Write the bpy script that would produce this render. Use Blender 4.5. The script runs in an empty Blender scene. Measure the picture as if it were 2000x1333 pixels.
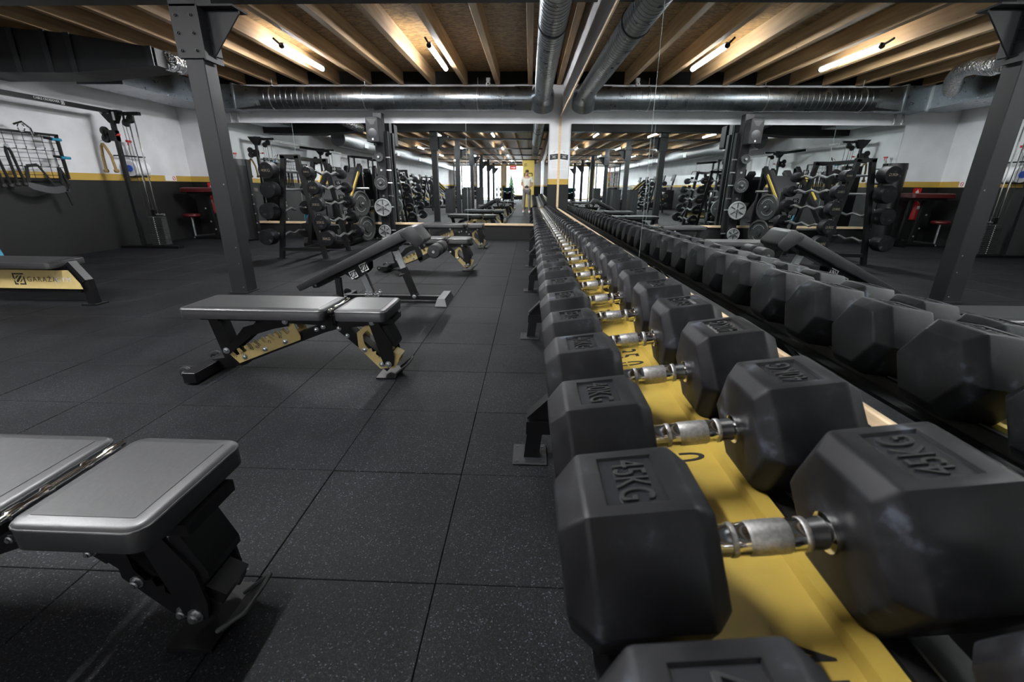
import bpy, bmesh, math, random
from mathutils import Vector, Matrix
random.seed(7)
S = bpy.context.scene
COL = S.collection
PI = math.pi
R = math.radians

# ------------------------------------------------------------------ camera, world, exposure
cd = bpy.data.cameras.new('camera'); cam = bpy.data.objects.new('camera', cd); COL.objects.link(cam)
cd.sensor_width = 36; cd.sensor_fit = 'HORIZONTAL'
cd.lens = 869.4 * 36 / 2000
cr, cdn, cf = (Vector((0.99921, 0.03902, 0.00745)), Vector((0.01981, -0.32671, -0.94492)), Vector((-0.03444, 0.94432, -0.32723)))
m3 = Matrix((cr, -cdn, -cf)).transposed()
cam.matrix_world = Matrix.Translation((0, 0, 1.048)) @ m3.to_4x4()
cd.clip_start = 0.01; cd.clip_end = 100
cd.dof.use_dof = True; cd.dof.focus_distance = 2.2; cd.dof.aperture_fstop = 6.3
S.camera = cam
S.view_settings.view_transform = 'Standard'; S.view_settings.look = 'None'
S.view_settings.gamma = 1; S.view_settings.use_curve_mapping = False
S.view_settings.exposure = 0.65
S.cycles.use_denoising = True
S.cycles.max_bounces = 10; S.cycles.glossy_bounces = 6; S.cycles.diffuse_bounces = 4
S.cycles.sample_clamp_indirect = 6
W = bpy.data.worlds.new('sky'); S.world = W; W.use_nodes = True
bg = W.node_tree.nodes['Background']; bg.inputs[0].default_value = (0.86, 0.93, 1.0, 1); bg.inputs[1].default_value = 18.0
TUBE_STRENGTH, TUBE_UPPER = 580.0, 85.0

# ------------------------------------------------------------------ materials
M = {}
def mat(name, base, rough=0.5, metal=0.0, spec=0.5, bump=None, var=None, coat=0.0, emit=None):
    """bump=(scale, strength, distance); var=(scale, amount, stretch)"""
    m = bpy.data.materials.new(name); m.use_nodes = True
    nt = m.node_tree; b = nt.nodes['Principled BSDF']
    b.inputs['Base Color'].default_value = (*base, 1)
    b.inputs['Roughness'].default_value = rough; b.inputs['Metallic'].default_value = metal
    b.inputs['Specular IOR Level'].default_value = spec
    b.inputs['Coat Weight'].default_value = coat; b.inputs['Coat Roughness'].default_value = 0.34
    if emit:
        b.inputs['Emission Color'].default_value = (*emit[0], 1); b.inputs['Emission Strength'].default_value = emit[1]
    tc = None
    if bump or var:
        tc = nt.nodes.new('ShaderNodeTexCoord')
    if var:
        mp = nt.nodes.new('ShaderNodeMapping'); nt.links.new(tc.outputs['Object'], mp.inputs[0])
        mp.inputs['Scale'].default_value = var[2] if len(var) > 2 else (1, 1, 1)
        n = nt.nodes.new('ShaderNodeTexNoise'); n.inputs['Scale'].default_value = var[0]; n.inputs['Detail'].default_value = 6
        nt.links.new(mp.outputs[0], n.inputs['Vector'])
        r = nt.nodes.new('ShaderNodeMapRange'); r.inputs[1].default_value = 0.3; r.inputs[2].default_value = 0.7
        r.inputs[3].default_value = 1 - var[1]; r.inputs[4].default_value = 1 + var[1]
        nt.links.new(n.outputs[0], r.inputs[0])
        mx = nt.nodes.new('ShaderNodeMix'); mx.data_type = 'RGBA'; mx.blend_type = 'MULTIPLY'; mx.inputs[0].default_value = 1
        mx.inputs[6].default_value = (*base, 1); nt.links.new(r.outputs[0], mx.inputs[7])
        nt.links.new(mx.outputs[2], b.inputs['Base Color'])
    if bump:
        n2 = nt.nodes.new('ShaderNodeTexNoise'); n2.inputs['Scale'].default_value = bump[0]; n2.inputs['Detail'].default_value = 3
        nt.links.new(tc.outputs['Object'], n2.inputs['Vector'])
        bp = nt.nodes.new('ShaderNodeBump'); bp.inputs['Strength'].default_value = bump[1]; bp.inputs['Distance'].default_value = bump[2]
        nt.links.new(n2.outputs[0], bp.inputs['Height']); nt.links.new(bp.outputs[0], b.inputs['Normal'])
    M[name] = m
    return m
mat('black_paint', (0.0035, 0.0035, 0.0042), 0.36, spec=.4, bump=(300, .08, .001))
mat('post_paint', (0.009, 0.0093, 0.0112), 0.5, spec=.4, var=(6, .15), bump=(200, .1, .001))
mat('leather', (0.0055, 0.0055, 0.007), 0.5, spec=.5, bump=(55, .3, .003), var=(9, .18), coat=.5)
mat('foam', (0.016, 0.016, 0.018), 0.6, bump=(120, .2, .001))
mat('yellow_paint', (0.42, 0.295, 0.055), 0.42, var=(25, .05))
mat('chrome', (0.78, 0.78, 0.78), 0.1, 1.0)
mat('knurl', (0.62, 0.61, 0.6), 0.4, 1.0, bump=(900, .6, .0008), var=(200, .25))
mat('zinc', (0.62, 0.64, 0.66), 0.28, 1.0)
mat('foil', (0.75, 0.75, 0.75), 0.22, 1.0, bump=(18, 1.0, .05))
mat('rubber_letter', (0.004, 0.004, 0.005), 0.5)
mat('rubber_label', (0.013, 0.014, 0.017), 0.24, spec=1.0, bump=(90, .2, .001))  # recess base lightened in place of the gloss that sets off the letters
mat('gold_paint', (0.47, 0.36, 0.15), 0.42, var=(25, .05))
mat('wheel_rubber', (0.006, 0.006, 0.006), 0.5)
mat('cast_iron', (0.34, 0.35, 0.35), 0.42, 0.6, var=(30, .15))
mat('dark_iron', (0.035, 0.037, 0.037), 0.45, 0.3, var=(30, .15))
mat('rail_grey', (0.03, 0.03, 0.03), 0.3, 0.5)
mat('grey_foot', (0.1, 0.1, 0.105), 0.5)
mat('white_print', (0.75, 0.75, 0.75), 0.5)
mat('gold_print', (0.3, 0.26, 0.18), 0.5)
mat('black_print', (0.012, 0.012, 0.012), 0.5)
mat('grey_print', (0.45, 0.45, 0.47), 0.6)
mat('red_vinyl', (0.065, 0.0025, 0.0045), 0.4)
mat('red_paint', (0.5, 0.01, 0.01), 0.35)
mat('white_plastic', (0.6, 0.6, 0.6), 0.4)
mat('white_paper', (0.78, 0.78, 0.8), 0.8)
mat('blue_plastic', (0.01, 0.22, 0.36), 0.45)
mat('deep_blue', (0.01, 0.08, 0.45), 0.45)
mat('rope_fibre', (0.32, 0.22, 0.09), 0.85, bump=(150, .6, .004), var=(60, .3))
mat('strap_fabric', (0.005, 0.005, 0.0055), 0.8, bump=(300, .3, .001))
mat('belt_grey', (0.05, 0.05, 0.056), 0.6, bump=(200, .3, .001))
mat('duct_wrap', (0.007, 0.0075, 0.009), 0.6, bump=(6, .4, .02))
mat('duct_tape', (0.018, 0.019, 0.022), 0.5)
mat('insulation_grey', (0.11, 0.115, 0.12), 0.35, 0.4, bump=(14, .4, .02))
mat('pale_wood', (0.66, 0.49, 0.31), 0.55, var=(6, .12, (1, 1, 12)))
mat('speaker_black', (0.005, 0.005, 0.0058), 0.5, spec=.3, bump=(400, .3, .001))
mat('skin', (0.5, 0.27, 0.19), 0.5)
mat('hair', (0.045, 0.025, 0.016), 0.6)
mat('cream_cloth', (0.72, 0.70, 0.64), 0.85)
mat('grey_cloth', (0.2, 0.18, 0.175), 0.85)
mat('teal_cloth', (0.02, 0.12, 0.15), 0.8)
mat('green_leaf', (0.04, 0.11, 0.05), 0.7)
mat('red_cloth', (0.55, 0.09, 0.04), 0.7)
mat('dark_panel', (0.013, 0.0135, 0.016), 0.45, var=(4, .15, (1, 1, .2)))
mat('tube_light', (0.9, 0.9, 0.9), 0.4, emit=((0.96, 0.98, 1.0), TUBE_STRENGTH))
mat('tube_upper', (0.9, 0.9, 0.9), 0.4, emit=((0.96, 0.98, 1.0), TUBE_UPPER))
mat('mirror', (0.82, 0.86, 0.85), 0.0, 1.0)
mat('mirror_edge', (0.45, 0.52, 0.5), 0.15, 0.3)
mat('steel_beam', (0.006, 0.006, 0.007), 0.5)
mat('tile_gap', (0.006, 0.006, 0.006), 0.9)
mat('fascia_black', (0.008, 0.008, 0.009), 0.8)
mat('window_frame', (0.55, 0.40, 0.10), 0.5)
mat('yellow_board', (0.60, 0.44, 0.10), 0.5)

def nodes(name):
    m = bpy.data.materials.new(name); m.use_nodes = True; M[name] = m
    return m, m.node_tree, m.node_tree.nodes['Principled BSDF']
def ramp(nt, stops, interp='LINEAR'):
    r = nt.nodes.new('ShaderNodeValToRGB'); r.color_ramp.interpolation = interp
    e = r.color_ramp.elements
    while len(e) < len(stops): e.new(0.5)
    for el, (p, c) in zip(e, stops): el.position = p; el.color = (*c, 1)
    return r
# rubber of the dumbbell heads: dull black with pale chalk scuffs
m, nt, b = nodes('rubber')
tc = nt.nodes.new('ShaderNodeTexCoord'); oi = nt.nodes.new('ShaderNodeObjectInfo')
va = nt.nodes.new('ShaderNodeVectorMath'); nt.links.new(tc.outputs['Object'], va.inputs[0])
vm = nt.nodes.new('ShaderNodeVectorMath'); vm.operation = 'SCALE'; vm.inputs[0].default_value = (7, 3, 5); nt.links.new(oi.outputs['Random'], vm.inputs['Scale']); nt.links.new(vm.outputs[0], va.inputs[1])
n1 = nt.nodes.new('ShaderNodeTexNoise'); n1.inputs['Scale'].default_value = 18; n1.inputs['Detail'].default_value = 7; nt.links.new(va.outputs[0], n1.inputs['Vector'])
r1 = ramp(nt, [(0.3, (0.0048, 0.0048, 0.006)), (0.55, (0.0088, 0.0088, 0.0106)), (0.64, (0.016, 0.0165, 0.02)), (0.71, (0.055, 0.062, 0.08))]); nt.links.new(n1.outputs[0], r1.inputs[0]); nt.links.new(r1.outputs[0], b.inputs['Base Color'])
b.inputs['Specular IOR Level'].default_value = 0.2
r2 = ramp(nt, [(0.3, (.42,) * 3), (0.7, (.6,) * 3)]); nt.links.new(n1.outputs[0], r2.inputs[0]); nt.links.new(r2.outputs[0], b.inputs['Roughness'])
n2 = nt.nodes.new('ShaderNodeTexNoise'); n2.inputs['Scale'].default_value = 220; nt.links.new(tc.outputs['Object'], n2.inputs['Vector'])
bp = nt.nodes.new('ShaderNodeBump'); bp.inputs['Strength'].default_value = 0.12; bp.inputs['Distance'].default_value = 0.001; nt.links.new(n2.outputs[0], bp.inputs['Height']); nt.links.new(bp.outputs[0], b.inputs['Normal'])
# rubber granule floor
m, nt, b = nodes('rubber_floor')
g = nt.nodes.new('ShaderNodeNewGeometry')
n1 = nt.nodes.new('ShaderNodeTexNoise'); n1.inputs['Scale'].default_value = 1.7; n1.inputs['Detail'].default_value = 5
n2 = nt.nodes.new('ShaderNodeTexNoise'); n2.inputs['Scale'].default_value = 260; n2.inputs['Detail'].default_value = 2
n3 = nt.nodes.new('ShaderNodeTexVoronoi'); n3.inputs['Scale'].default_value = 330
for n in (n1, n2, n3): nt.links.new(g.outputs['Position'], n.inputs['Vector'])
r1 = ramp(nt, [(0.3, (0.0048, 0.005, 0.0061)), (0.52, (0.009, 0.0094, 0.0109)), (0.72, (0.0135, 0.014, 0.0162))]); nt.links.new(n1.outputs[0], r1.inputs[0])
sep = nt.nodes.new('ShaderNodeSeparateColor'); nt.links.new(n3.outputs['Color'], sep.inputs[0])
r3 = ramp(nt, [(0.0, (0.55, 0.55, 0.55)), (0.45, (0.95, 0.95, 0.95)), (0.85, (1.9, 1.9, 1.9)), (0.97, (5.5, 5.6, 6.0))], 'CONSTANT'); nt.links.new(sep.outputs[0], r3.inputs[0])
mx = nt.nodes.new('ShaderNodeMix'); mx.data_type = 'RGBA'; mx.blend_type = 'MULTIPLY'; mx.inputs[0].default_value = 1
nt.links.new(r1.outputs[0], mx.inputs[6]); nt.links.new(r3.outputs[0], mx.inputs[7]); nt.links.new(mx.outputs[2], b.inputs['Base Color'])
b.inputs['Roughness'].default_value = 0.65; b.inputs['Specular IOR Level'].default_value = 0.12
bp = nt.nodes.new('ShaderNodeBump'); bp.inputs['Strength'].default_value = 0.35; bp.inputs['Distance'].default_value = 0.002
nt.links.new(n2.outputs[0], bp.inputs['Height']); nt.links.new(bp.outputs[0], b.inputs['Normal'])
# banded wall paint by height
def wall_mat(name, top):
    m, nt, b = nodes(name)
    g = nt.nodes.new('ShaderNodeNewGeometry'); s = nt.nodes.new('ShaderNodeSeparateXYZ'); nt.links.new(g.outputs['Position'], s.inputs[0])
    mr = nt.nodes.new('ShaderNodeMapRange'); mr.inputs[1].default_value = 0; mr.inputs[2].default_value = 3.0; nt.links.new(s.outputs[2], mr.inputs[0])
    r = ramp(nt, [(0, (0.003, 0.003, 0.0034)), (1.095 / 3, (0.52, 0.335, 0.06)), (1.205 / 3, top)], 'CONSTANT'); nt.links.new(mr.outputs[0], r.inputs[0])
    n = nt.nodes.new('ShaderNodeTexNoise'); n.inputs['Scale'].default_value = 2.2; n.inputs['Detail'].default_value = 6; nt.links.new(g.outputs['Position'], n.inputs['Vector'])
    rr = ramp(nt, [(0.3, (0.86, 0.86, 0.86)), (0.7, (1.05, 1.05, 1.05))]); nt.links.new(n.outputs[0], rr.inputs[0])
    mx = nt.nodes.new('ShaderNodeMix'); mx.data_type = 'RGBA'; mx.blend_type = 'MULTIPLY'; mx.inputs[0].default_value = 1
    nt.links.new(r.outputs[0], mx.inputs[6]); nt.links.new(rr.outputs[0], mx.inputs[7]); nt.links.new(mx.outputs[2], b.inputs['Base Color'])
    b.inputs['Roughness'].default_value = 0.6
    bp = nt.nodes.new('ShaderNodeBump'); bp.inputs['Strength'].default_value = 0.15; bp.inputs['Distance'].default_value = 0.01
    n4 = nt.nodes.new('ShaderNodeTexNoise'); n4.inputs['Scale'].default_value = 25; nt.links.new(g.outputs['Position'], n4.inputs['Vector'])
    nt.links.new(n4.outputs[0], bp.inputs['Height']); nt.links.new(bp.outputs[0], b.inputs['Normal'])
wall_mat('wall_paint', (0.74, 0.74, 0.765))
# glulam timber, grain along Y
m, nt, b = nodes('glulam')
g = nt.nodes.new('ShaderNodeNewGeometry'); mp = nt.nodes.new('ShaderNodeMapping'); mp.inputs['Scale'].default_value = (14, 0.9, 14); nt.links.new(g.outputs['Position'], mp.inputs[0])
oi = nt.nodes.new('ShaderNodeObjectInfo')
va = nt.nodes.new('ShaderNodeVectorMath'); nt.links.new(mp.outputs[0], va.inputs[0]); nt.links.new(oi.outputs['Random'], va.inputs[1])
n = nt.nodes.new('ShaderNodeTexNoise'); n.inputs['Scale'].default_value = 1.6; n.inputs['Detail'].default_value = 8; nt.links.new(va.outputs[0], n.inputs['Vector'])
r = ramp(nt, [(0.3, (0.28, 0.165, 0.075)), (0.55, (0.39, 0.25, 0.125)), (0.75, (0.48, 0.33, 0.185))]); nt.links.new(n.outputs[0], r.inputs[0])
vo = nt.nodes.new('ShaderNodeTexVoronoi'); vo.inputs['Scale'].default_value = 3.2
mp2 = nt.nodes.new('ShaderNodeMapping'); mp2.inputs['Scale'].default_value = (2.2, 0.8, 2.2); nt.links.new(g.outputs['Position'], mp2.inputs[0]); nt.links.new(mp2.outputs[0], vo.inputs['Vector'])
rk = ramp(nt, [(0.0, (0.35, 0.27, 0.2)), (0.045, (0.5, 0.42, 0.34)), (0.065, (1, 1, 1))]); nt.links.new(vo.outputs['Distance'], rk.inputs[0])
mx = nt.nodes.new('ShaderNodeMix'); mx.data_type = 'RGBA'; mx.blend_type = 'MULTIPLY'; mx.inputs[0].default_value = 1
nt.links.new(r.outputs[0], mx.inputs[6]); nt.links.new(rk.outputs[0], mx.inputs[7]); nt.links.new(mx.outputs[2], b.inputs['Base Color']); b.inputs['Roughness'].default_value = 0.6
# OSB
m, nt, b = nodes('osb')
g = nt.nodes.new('ShaderNodeNewGeometry')
mp = nt.nodes.new('ShaderNodeMapping'); mp.inputs['Scale'].default_value = (14, 34, 20); mp.inputs['Rotation'].default_value = (0, 0, 0.35); nt.links.new(g.outputs['Position'], mp.inputs[0])
nd = nt.nodes.new('ShaderNodeTexNoise'); nd.inputs['Scale'].default_value = 6; nt.links.new(g.outputs['Position'], nd.inputs['Vector'])
va = nt.nodes.new('ShaderNodeVectorMath'); nt.links.new(mp.outputs[0], va.inputs[0])
vs = nt.nodes.new('ShaderNodeVectorMath'); vs.operation = 'SCALE'; vs.inputs['Scale'].default_value = 2.5; nt.links.new(nd.outputs['Color'], vs.inputs[0]); nt.links.new(vs.outputs[0], va.inputs[1])
vo = nt.nodes.new('ShaderNodeTexVoronoi'); vo.inputs['Scale'].default_value = 1.3; nt.links.new(va.outputs[0], vo.inputs['Vector'])
sep = nt.nodes.new('ShaderNodeSeparateColor'); nt.links.new(vo.outputs['Color'], sep.inputs[0])
r = ramp(nt, [(0.0, (0.12, 0.064, 0.02)), (0.5, (0.235, 0.135, 0.045)), (1.0, (0.36, 0.225, 0.09))]); nt.links.new(sep.outputs[0], r.inputs[0])
nt.links.new(r.outputs[0], b.inputs['Base Color']); b.inputs['Roughness'].default_value = 0.6
# galvanised steel
m, nt, b = nodes('galvanised')
g = nt.nodes.new('ShaderNodeNewGeometry')
n = nt.nodes.new('ShaderNodeTexVoronoi'); n.inputs['Scale'].default_value = 70; nt.links.new(g.outputs['Position'], n.inputs['Vector'])
sep = nt.nodes.new('ShaderNodeSeparateColor'); nt.links.new(n.outputs['Color'], sep.inputs[0])
r = ramp(nt, [(0, (0.25, 0.275, 0.295)), (1, (0.31, 0.335, 0.355))]); nt.links.new(sep.outputs[0], r.inputs[0]); nt.links.new(r.outputs[0], b.inputs['Base Color'])
b.inputs['Metallic'].default_value = 1
n2 = nt.nodes.new('ShaderNodeTexNoise'); n2.inputs['Scale'].default_value = 9; n2.inputs['Detail'].default_value = 5; nt.links.new(g.outputs['Position'], n2.inputs['Vector'])
r2 = ramp(nt, [(0.3, (0.26,) * 3), (0.7, (0.36,) * 3)]); nt.links.new(n2.outputs[0], r2.inputs[0]); nt.links.new(r2.outputs[0], b.inputs['Roughness'])
# window glass
m, nt, b = nodes('glass')
b.inputs['Transmission Weight'].default_value = 1; b.inputs['Roughness'].default_value = 0.0; b.inputs['IOR'].default_value = 1.02

# ------------------------------------------------------------------ mesh helpers
class MB:
    def __init__(s): s.bm = bmesh.new()
    def add(s, verts, faces):
        vs = [s.bm.verts.new(v) for v in verts]
        for f in faces:
            try: s.bm.faces.new([vs[i] for i in f])
            except ValueError: pass
        return vs
    def box(s, c, size, rot=None, bev=0.0, mat4=None):
        x, y, z = (d / 2 for d in size)
        v = [Vector(p) for p in ((-x, -y, -z), (x, -y, -z), (x, y, -z), (-x, y, -z), (-x, -y, z), (x, -y, z), (x, y, z), (-x, y, z))]
        if rot is not None: v = [rot @ p for p in v]
        v = [p + Vector(c) for p in v]
        vs = s.add(v, [(0, 3, 2, 1), (4, 5, 6, 7), (0, 1, 5, 4), (1, 2, 6, 5), (2, 3, 7, 6), (3, 0, 4, 7)])
        if bev: s.bev(vs, bev)
        return s
    def bev(s, vs, off, seg=1):
        es = {e for v in vs for e in v.link_edges}
        bmesh.ops.bevel(s.bm, geom=list(es), offset=off, segments=seg, affect='EDGES', profile=0.6)
    def bar(s, p0, p1, w, h, up=(0, 0, 1), bev=0.0):
        p0, p1 = Vector(p0), Vector(p1); d = p1 - p0; L = d.length
        zx = d.normalized(); u = Vector(up)
        if abs(zx.dot(u)) > .98: u = Vector((0, 1, 0))
        yx = u.cross(zx).normalized(); ux = zx.cross(yx)
        rot = Matrix((zx, yx, ux)).transposed()
        return s.box((p0 + p1) / 2, (L, w, h), rot, bev)
    def cyl(s, p0, p1, r, seg=16, r2=None):
        return s.lathe([(r, 0), (r if r2 is None else r2, 1)], p0, p1, seg)
    def lathe(s, prof, p0, p1, seg=16, cap=True):
        """prof = [(radius, t along p0->p1 in 0..1)]"""
        p0, p1 = Vector(p0), Vector(p1); d = p1 - p0; a = d.normalized()
        u = Vector((0, 0, 1)) if abs(a.z) < .9 else Vector((1, 0, 0))
        e1 = u.cross(a).normalized(); e2 = a.cross(e1)
        rings = []
        for r, t in prof:
            c = p0 + d * t
            rings.append([s.bm.verts.new(c + (e1 * math.cos(2 * PI * k / seg) + e2 * math.sin(2 * PI * k / seg)) * r) for k in range(seg)])
        for A, B in zip(rings, rings[1:]):
            for k in range(seg): s.bm.faces.new((A[k], A[(k + 1) % seg], B[(k + 1) % seg], B[k]))
        if cap:
            s.bm.faces.new(rings[0][::-1]); s.bm.faces.new(rings[-1])
        return s
    def tube(s, pts, r, seg=8, closed=False):
        pts = [Vector(p) for p in pts]; n = len(pts); rings = []
        prev = None
        for i, p in enumerate(pts):
            if closed: t = (pts[(i + 1) % n] - pts[i - 1])
            else: t = pts[min(i + 1, n - 1)] - pts[max(i - 1, 0)]
            t.normalize()
            if prev is None:
                u = Vector((0, 0, 1)) if abs(t.z) < .9 else Vector((1, 0, 0)); e1 = u.cross(t).normalized()
            else:
                e1 = (prev - t * prev.dot(t)).normalized()
            prev = e1; e2 = t.cross(e1)
            rr = r(i / (n - 1)) if callable(r) else r
            rings.append([s.bm.verts.new(p + (e1 * math.cos(2 * PI * k / seg) + e2 * math.sin(2 * PI * k / seg)) * rr) for k in range(seg)])
        pairs = list(zip(rings, rings[1:])) + ([(rings[-1], rings[0])] if closed else [])
        for A, B in pairs:
            for k in range(seg): s.bm.faces.new((A[k], A[(k + 1) % seg], B[(k + 1) % seg], B[k]))
        if not closed:
            s.bm.faces.new(rings[0][::-1]); s.bm.faces.new(rings[-1])
        return s
    def prism(s, poly, y0, y1, bev=0.0, seg=1):
        """poly in XZ, extruded from y0 to y1"""
        n = len(poly)
        vs = s.add([(x, y0, z) for x, z in poly] + [(x, y1, z) for x, z in poly],
              [tuple(range(n)), tuple(range(2 * n - 1, n - 1, -1))] + [(i, i + n, (i + 1) % n + n, (i + 1) % n) for i in range(n)])
        if bev: s.bev(vs, bev, seg)
        return s
    def pad(s, x0, x1, y0, y1, z0, z1, cr=0.03, er=0.012):
        """upholstered pad: rounded corners, crowned top, soft edge"""
        loops = []
        def outline(ins, z):
            out = []; c = max(cr - ins, .004)
            for cx, cy, a0 in ((x1 - cr, y1 - cr, 0), (x0 + cr, y1 - cr, 90), (x0 + cr, y0 + cr, 180), (x1 - cr, y0 + cr, 270)):
                for k in range(5):
                    a = R(a0 + 90 * k / 4); out.append((cx + c * math.cos(a), cy + c * math.sin(a), z))
            return out
        h = z1 - z0
        for ins, z in ((er, z0), (0, z0 + .35 * er), (0, z1 - 1.0 * er), (.002, z1 - .7 * er), (0.001, z1 - .55 * er), (.35 * er, z1 - .2 * er), (er, z1), (2.6 * er, z1 + .002), (5 * er, z1 + .003)):
            loops.append([s.bm.verts.new(p) for p in outline(min(ins, cr * .95) if ins <= er else ins, z)])
        for A, B in zip(loops, loops[1:]):
            n = len(A)
            for k in range(n): s.bm.faces.new((A[k], A[(k + 1) % n], B[(k + 1) % n], B[k]))
        s.bm.faces.new(loops[0][::-1]); s.bm.faces.new(loops[-1])
        return s
    def build(s, name, material, parent=None, smooth=35, loc=None):
        bmesh.ops.recalc_face_normals(s.bm, faces=s.bm.faces)
        me = bpy.data.meshes.new(name); s.bm.to_mesh(me); s.bm.free()
        me.materials.append(M[material] if isinstance(material, str) else material)
        if smooth:
            for p in me.polygons: p.use_smooth = True
            me.set_sharp_from_angle(angle=R(smooth))
        return link(name, me, parent, loc)
def link(name, me, parent=None, loc=None):
    o = bpy.data.objects.new(name, me); COL.objects.link(o)
    if parent is not None: o.parent = parent
    if loc is not None: o.location = loc
    return o
def tag(o, label=None, cat=None, group=None, kind=None):
    if label: o['label'] = label
    if cat: o['category'] = cat
    if group: o['group'] = group
    if kind: o['kind'] = kind
    return o
def thing(name, loc, label, cat, group=None, rz=0):
    o = bpy.data.objects.new(name, None); COL.objects.link(o); o.location = loc; o.rotation_euler = (0, 0, rz)
    o.empty_display_size = .1
    return tag(o, label, cat, group)
def copy_tree(o, parent=None):
    c = o.copy(); COL.objects.link(c)
    if parent is not None: c.parent = parent
    for ch in list(o.children): copy_tree(ch, c)
    return c
_txt = {}
def text_mesh(body, size, ext=0.0004, material='white_print', spacing=1.0):
    key = (body, round(size, 5), ext, material)
    if key in _txt: return _txt[key]
    cu = bpy.data.curves.new('lettering', 'FONT'); cu.body = body; cu.size = size; cu.extrude = ext
    cu.align_x = 'CENTER'; cu.align_y = 'CENTER'; cu.resolution_u = 4; cu.space_character = spacing
    o = bpy.data.objects.new('lettering', cu); COL.objects.link(o)
    me = bpy.data.meshes.new_from_object(o.evaluated_get(bpy.context.evaluated_depsgraph_get()))
    bpy.data.objects.remove(o); bpy.data.curves.remove(cu)
    me.materials.clear(); me.materials.append(M[material])
    _txt[key] = me
    return me
def text(name, body, size, parent, loc, rot, ext=0.0004, material='white_print', spacing=1.0):
    o = link(name, text_mesh(body, size, ext, material, spacing), parent, loc); o.rotation_euler = rot
    return o
def logo(name, parent, loc, rot, s, material):
    """broken square with diagonal bars, drawn in XY"""
    b = MB(); t = .1 * s
    def poly(p):
        n = len(p); b.add([(x * s, y * s, 0) for x, y in p] + [(x * s, y * s, .0012) for x, y in p], [tuple(range(n - 1, -1, -1)), tuple(range(n, 2 * n))] + [(i, (i + 1) % n, (i + 1) % n + n, i + n) for i in range(n)])
    poly([(-.5, .5), (.5, .5), (.5, .38), (-.38, .38), (-.38, -.1), (-.5, .05)])
    poly([(-.5, -.1), (-.38, -.22), (-.38, -.38), (-.2, -.38), (-.2, -.5), (-.5, -.5)])
    poly([(-.05, -.5), (.5, -.5), (.5, .25), (.38, .1), (.38, -.38), (-.05, -.38)])
    poly([(-.28, -.28), (-.14, -.28), (.28, .2), (.28, .3), (.2, .3), (-.28, -.16)])
    poly([(-.28, .0), (-.28, .12), (-.08, .3), (.06, .3)])
    poly([(.0, -.28), (.1, -.28), (.28, -.08), (.28, .03)])
    o = b.build(name, material, parent, smooth=0, loc=loc); o.rotation_euler = rot
    return o

# ------------------------------------------------------------------ room shell
XL, XR, YB, YF, ZC = -7.05, 0.56, 9.58, -22.0, 3.10
floor = MB().box(((XL + XR) / 2 + .15, (YB + YF) / 2, -.031), (XR - XL + .7, YB - YF + .4, .04)).build('floor', 'tile_gap'); tag(floor, kind='structure')
TX0, TY0, TS = -0.243, 0.944, 0.5
tile_meshes = {}
def tile_bm(b, x0, x1, y0, y1, z):
    e, g, c = .001, -.011, .002
    P = [(x0 + e, y0 + e), (x1 - e, y0 + e), (x1 - e, y1 - e), (x0 + e, y1 - e)]
    Q = [(x0 + e + c, y0 + e + c), (x1 - e - c, y0 + e + c), (x1 - e - c, y1 - e - c), (x0 + e + c, y1 - e - c)]
    b.add([(x, y, g) for x, y in P] + [(x, y, z - c) for x, y in P] + [(x, y, z) for x, y in Q],
          [(0, 1, 5, 4), (1, 2, 6, 5), (2, 3, 7, 6), (3, 0, 4, 7), (4, 5, 9, 8), (5, 6, 10, 9), (6, 7, 11, 10), (7, 4, 8, 11), (8, 9, 10, 11)])
def floor_tile(x0, x1, y0, y1):
    key = (round(x1 - x0, 3), round(y1 - y0, 3), random.randint(0, 2))
    if key not in tile_meshes:
        b = MB(); tile_bm(b, 0, key[0], 0, key[1], (-.0008, 0, .0006)[key[2]])
        o = b.build('floor_tile', 'rubber_floor', floor, smooth=0); tile_meshes[key] = o.data
    else: o = link('floor_tile', tile_meshes[key], floor)
    o.location = (x0, y0, 0)
def spans(a, b, o, s):
    k = math.floor((a - o) / s); out = []
    while o + k * s < b - 1e-6:
        lo, hi = max(a, o + k * s), min(b, o + (k + 1) * s)
        if hi - lo > .02: out.append((lo, hi))
        k += 1
    return out
rest = MB()
cand = []
for x0, x1 in spans(XL, XR + .33, TX0, TS):
    for y0, y1 in spans(YF, YB, TY0, TS):
        cand.append((math.hypot((x0 + x1) / 2 + 1.6, ((y0 + y1) / 2 - 3.9)) + (50 if y1 < .3 else 0), x0, x1, y0, y1))
cand.sort()
for i, (d, x0, x1, y0, y1) in enumerate(cand):
    if i < 296: floor_tile(x0, x1, y0, y1)
    else: tile_bm(rest, x0, x1, y0, y1, 0)
tag(rest.build('distant_floor_tiles', 'rubber_floor', floor, smooth=0), kind='stuff')

def struct(name, b, m, parent=None, smooth=0):
    o = b.build(name, m, parent, smooth)
    if parent is None: tag(o, kind='structure')
    return o
struct('wall_left', MB().box((XL - .1, (YB + YF) / 2, 1.6), (.2, YB - YF + .4, 3.3)), 'wall_paint')
SKEW = .0105            # the right wall runs slightly off square to the rest of the hall
wr = struct('wall_right', MB().box((.13, (YB + YF) / 2, 1.6), (.2, YB - YF + .6, 3.3)), 'wall_paint'); wr.location = (.656, 0, 0); wr.rotation_euler = (0, 0, SKEW)
struct('wall_back', MB().box(((XL + XR) / 2, YB + .1, 1.6), (XR - XL + .4, .2, 3.3)), 'wall_paint')
# black gap band above the back wall
struct('trim_1', MB().box(((XL + XR) / 2, YB - .012, 2.995), (XR - XL, .02, .21)), 'fascia_black')
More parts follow.
